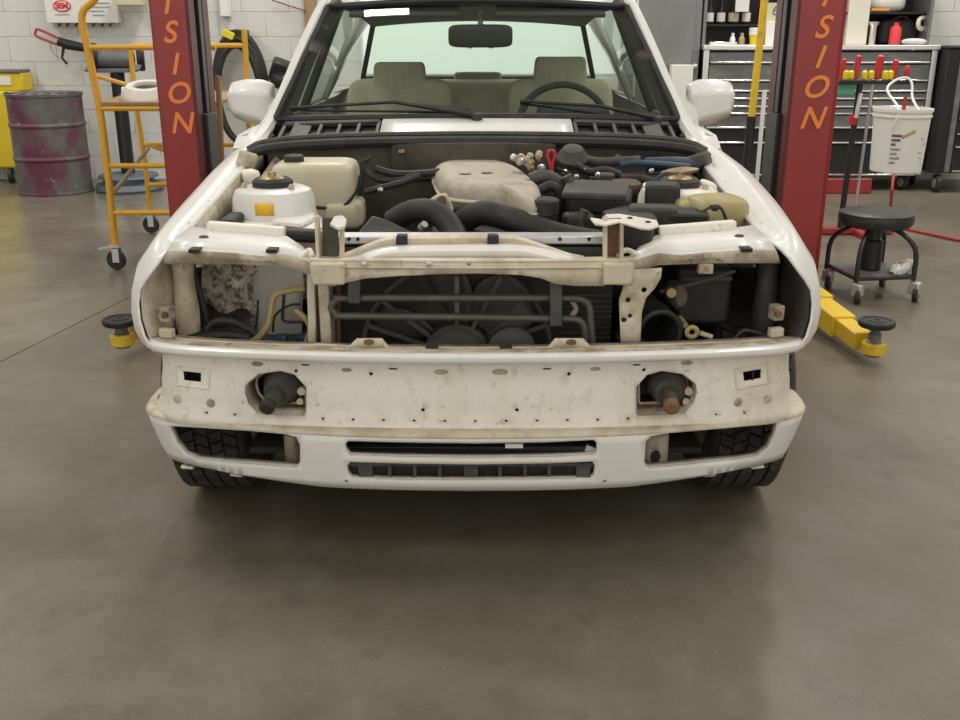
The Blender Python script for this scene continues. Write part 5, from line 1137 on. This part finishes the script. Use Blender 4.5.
def driver(u, col, h, w, group, label, lean):
    p = at(u, 80, Y=SY); t = thing('screwdriver', (p.x, SY, zt1), label, 'screwdriver', group)
    ax = Vector((lean, 0, 1))
    MB().lathe([(w*.6, .014), (w, .02), (w*.85, h*.35), (w, h*.6), (w*.9, h), (w*.4, h+.01)], (p.x, SY+(.012 if col == 'red_plastic' else -.022), zt1), ax, n=10).build('grip', col, t)
    MB().lathe([(w*.22, .0005), (w*.22, .016)], (p.x, SY+(.012 if col == 'red_plastic' else -.022), zt1), ax, n=6).build('shaft', 'steel_bright', t)
for u, h, w, lb_ in ((841, .13, .018, 'red screwdriver in the rack tray right beside the red lift post'), (855, .15, .020, 'tall slim red screwdriver between two yellow pairs in the rack tray'), (877, .15, .024, 'thickest red handled screwdriver in the black rack tray'),
                   (893, .125, .020, 'medium red screwdriver beside the end yellow pair in the rack tray'), (906, .09, .017, 'shortest red screwdriver, above the bucket handle in the rack tray')):
    driver(u, 'red_plastic', h, w, 'red screwdrivers in the rack tray', lb_, .08)
for u in (844, 849, 862.5, 869, 883, 888): driver(u, 'screw_yellow', .06, .020, 'yellow screwdrivers in the rack tray', 'short yellow handled screwdriver standing in the black rack tray', .02)
p = at(846, 89, Y=SY); item('green_packet', MB().box(p.x-.045, p.x+.05, SY-.02, SY+.02, zt1-.075, zt1-.012), 'green_box', 'small green packet hung under the rack tray', 'packet', bevel=.003)
bc_ = at(899, 140, Y=SY-.24); bz0 = at(899, 171, Y=SY-.24).z; bz1 = at(899, 108, Y=SY-.24).z; bh = bz1-bz0
bk_ = thing('bucket', (bc_.x, SY-.24, bz0), 'white plastic bucket with printed sides hanging from the screwdriver rack', 'bucket')
BC = Vector((bc_.x, SY-.24, bz0))
MB().lathe([(.0, .012), (.138, .012), (.140, 0), (.146, .006), (.160, bh-.05), (.168, bh-.048), (.168, bh-.04), (.162, bh-.036), (.163, bh-.02), (.170, bh-.018), (.170, bh), (.160, bh), (.156, bh-.02), (.135, .03), (.0, .03)], BC, n=40, caps=False).build('bucket_shell', 'white_plastic', bk_)
hp = [BC+Vector((-.10, -.13, bh-.10)), BC+Vector((-.075, -.12, bh)), at(887, 90, Y=SY-.12), at(896, 80, Y=SY-.07), at(907, 78, Y=SY-.055), at(912, 84, Y=SY-.08), at(913, 100, Y=SY-.14), BC+Vector((.09, -.13, bh-.06))]
MB().tube(hp, .0075, 8, sm=4).build('bucket_handle', 'white_plastic', bk_)
MB().tube([at(907, 78, Y=SY-.055), (at(907, 78, Y=SY).x, SY-.04, zt1+.0)], .006, 6).build('hanging_hook', 'frame_black', bk_)
def onb(a, z, r=.002):
    rr2 = .146+(.160-.146)*(z/(bh-.05))+r; return BC+Vector((rr2*math.sin(R(a)), -rr2*math.cos(R(a)), z))
for k in range(7):
    z = .06+k*.026; wd_ = (6, 10, 7, 10, 5, 9, 10)[k]
    MB().grid([[onb(-38+j*wd_*2/6, z+h) for j in range(7)] for h in (0, .014)]).build('printed_mark', 'print_dark' if k > 3 else 'print_grey', bk_, solid=.001)
for k, (a, z, n) in enumerate(((28, .20, 5), (36, .17, 5), (24, .12, 6), (30, .09, 5), (38, .05, 4))):
    MB().grid([[onb(a+j*2, z+h) for j in range(n)] for h in (0, .006)]).build('printed_mark', 'print_grey', bk_, solid=.001)
MB().grid([[onb(-18+j*4.5, .205+j*.006+h) for j in range(7)] for h in (0, .02)]).build('tape_strip', 'tape', bk_, solid=.001)
o = MB().box(at(905, 100, Y=SY-.24).x-.008, at(905, 100, Y=SY-.24).x+.008, SY-.25, SY-.23, bz0+.03, bz1+.07).build('red_paddle', 'hose_red', bevel=.002); tag(o, 'dark red stirring stick standing in the white bucket', 'stick')
# red toe-board box by the chest casters and red air hose
p = at(850, 194, Z=0); item('red_floor_box', MB().box(p.x-.20, p.x+.17, p.y, p.y+.06, 0, .12), 'lift_red', 'low red box on the floor before the stainless chest', 'box', bevel=.008)
hz = [at(893, 176, Y=5.0), at(892, 190, Y=4.8), at(891, 212, Z=.02), at(898, 226, Z=.015), at(912, 230, Z=.012), at(935, 235, Z=.012), at(965, 241, Z=.012), at(1010, 246, Z=.012)]
hz[0].z = .40
o = MB().tube(hz, .010, 8, sm=5).build('air_hose', 'hose_red'); tag(o, 'dark red air hose trailing over the floor behind the stool', 'hose')

# ================================================================== STOOL
SX, SYY = 1.925, 2.72
so = thing('rolling_stool', (SX, SYY, 0), 'round black padded mechanic stool with tubular frame on casters', 'stool')
zs_ = .415
MB().lathe([(.10, zs_-.075), (.160, zs_-.07), (.172, zs_-.055), (.175, zs_-.03), (.169, zs_-.008), (.15, zs_), (.08, zs_+.003), (.0, zs_+.003)], (SX, SYY, 0), n=40).build('seat_pad', 'vinyl', so)
MB().tube(arcpts((SX, SYY, zs_-.012), .1695, 0, 354, 50, (1, 0, 0), (0, 1, 0)), .004, 6, closed=True).build('seat_piping', 'vinyl', so)
MB().lathe([(.05, .13), (.05, .27), (.035, .275), (.035, zs_-.075)], (SX, SYY, 0), n=18).build('gas_column', 'frame_black', so)
cor = [(-.125, -.17), (.165, -.13), (.125, .17), (-.165, .13)]
for x, y in cor:
    leg = MB().tube([(SX+x*.22, SYY+y*.22, .335), (SX+x*.55, SYY+y*.55, .325), (SX+x*.95, SYY+y*.95, .25), (SX+x, SYY+y, .10)], .012, 8, sm=4).build('leg', 'frame_black', so)
    w = MB().lathe([(.022, -.012), (.036, -.010), (.036, .010), (.022, .012)], (SX+x+.012, SYY+y-.02, .037), (.8, -.6, 0), n=18).build('caster_wheel', 'black_rubber', so)
    MB().lathe([(.020, -.013), (.020, .013)], (SX+x+.012, SYY+y-.02, .037), (.8, -.6, 0), n=12).build('caster_hub', 'grey_machine', w)
    MB().obox((SX+x+.008, SYY+y-.012, .066), (.04, .05, .06), (0, 0, 40)).build('caster_fork', 'silver', leg, bevel=.006)
for i in range(4):
    a, b = cor[i], cor[(i+1) % 4]; MB().tube([(SX+a[0], SYY+a[1], .115), (SX+b[0], SYY+b[1], .115)], .009, 8).build('frame_rail', 'frame_black', so)
MB().prism([(SX+x*.97, SYY+y*.97, .118) for x, y in cor], (0, 0, .008)).build('tool_tray', 'grey_machine', so)
mb = rbox(MB(), (SX+.12, SYY-.09, .155), (.13, .08, .05), (0, -18, 20), .8, 12)
mb.v = [(x+random.uniform(-.006, .006), y+random.uniform(-.006, .006), max(.1275, z+random.uniform(-.008, .008))) for x, y, z in mb.v]
o = mb.build('shop_rag', 'rag', angle=180); tag(o, 'crumpled white shop rag lying on the stool tray', 'rag')
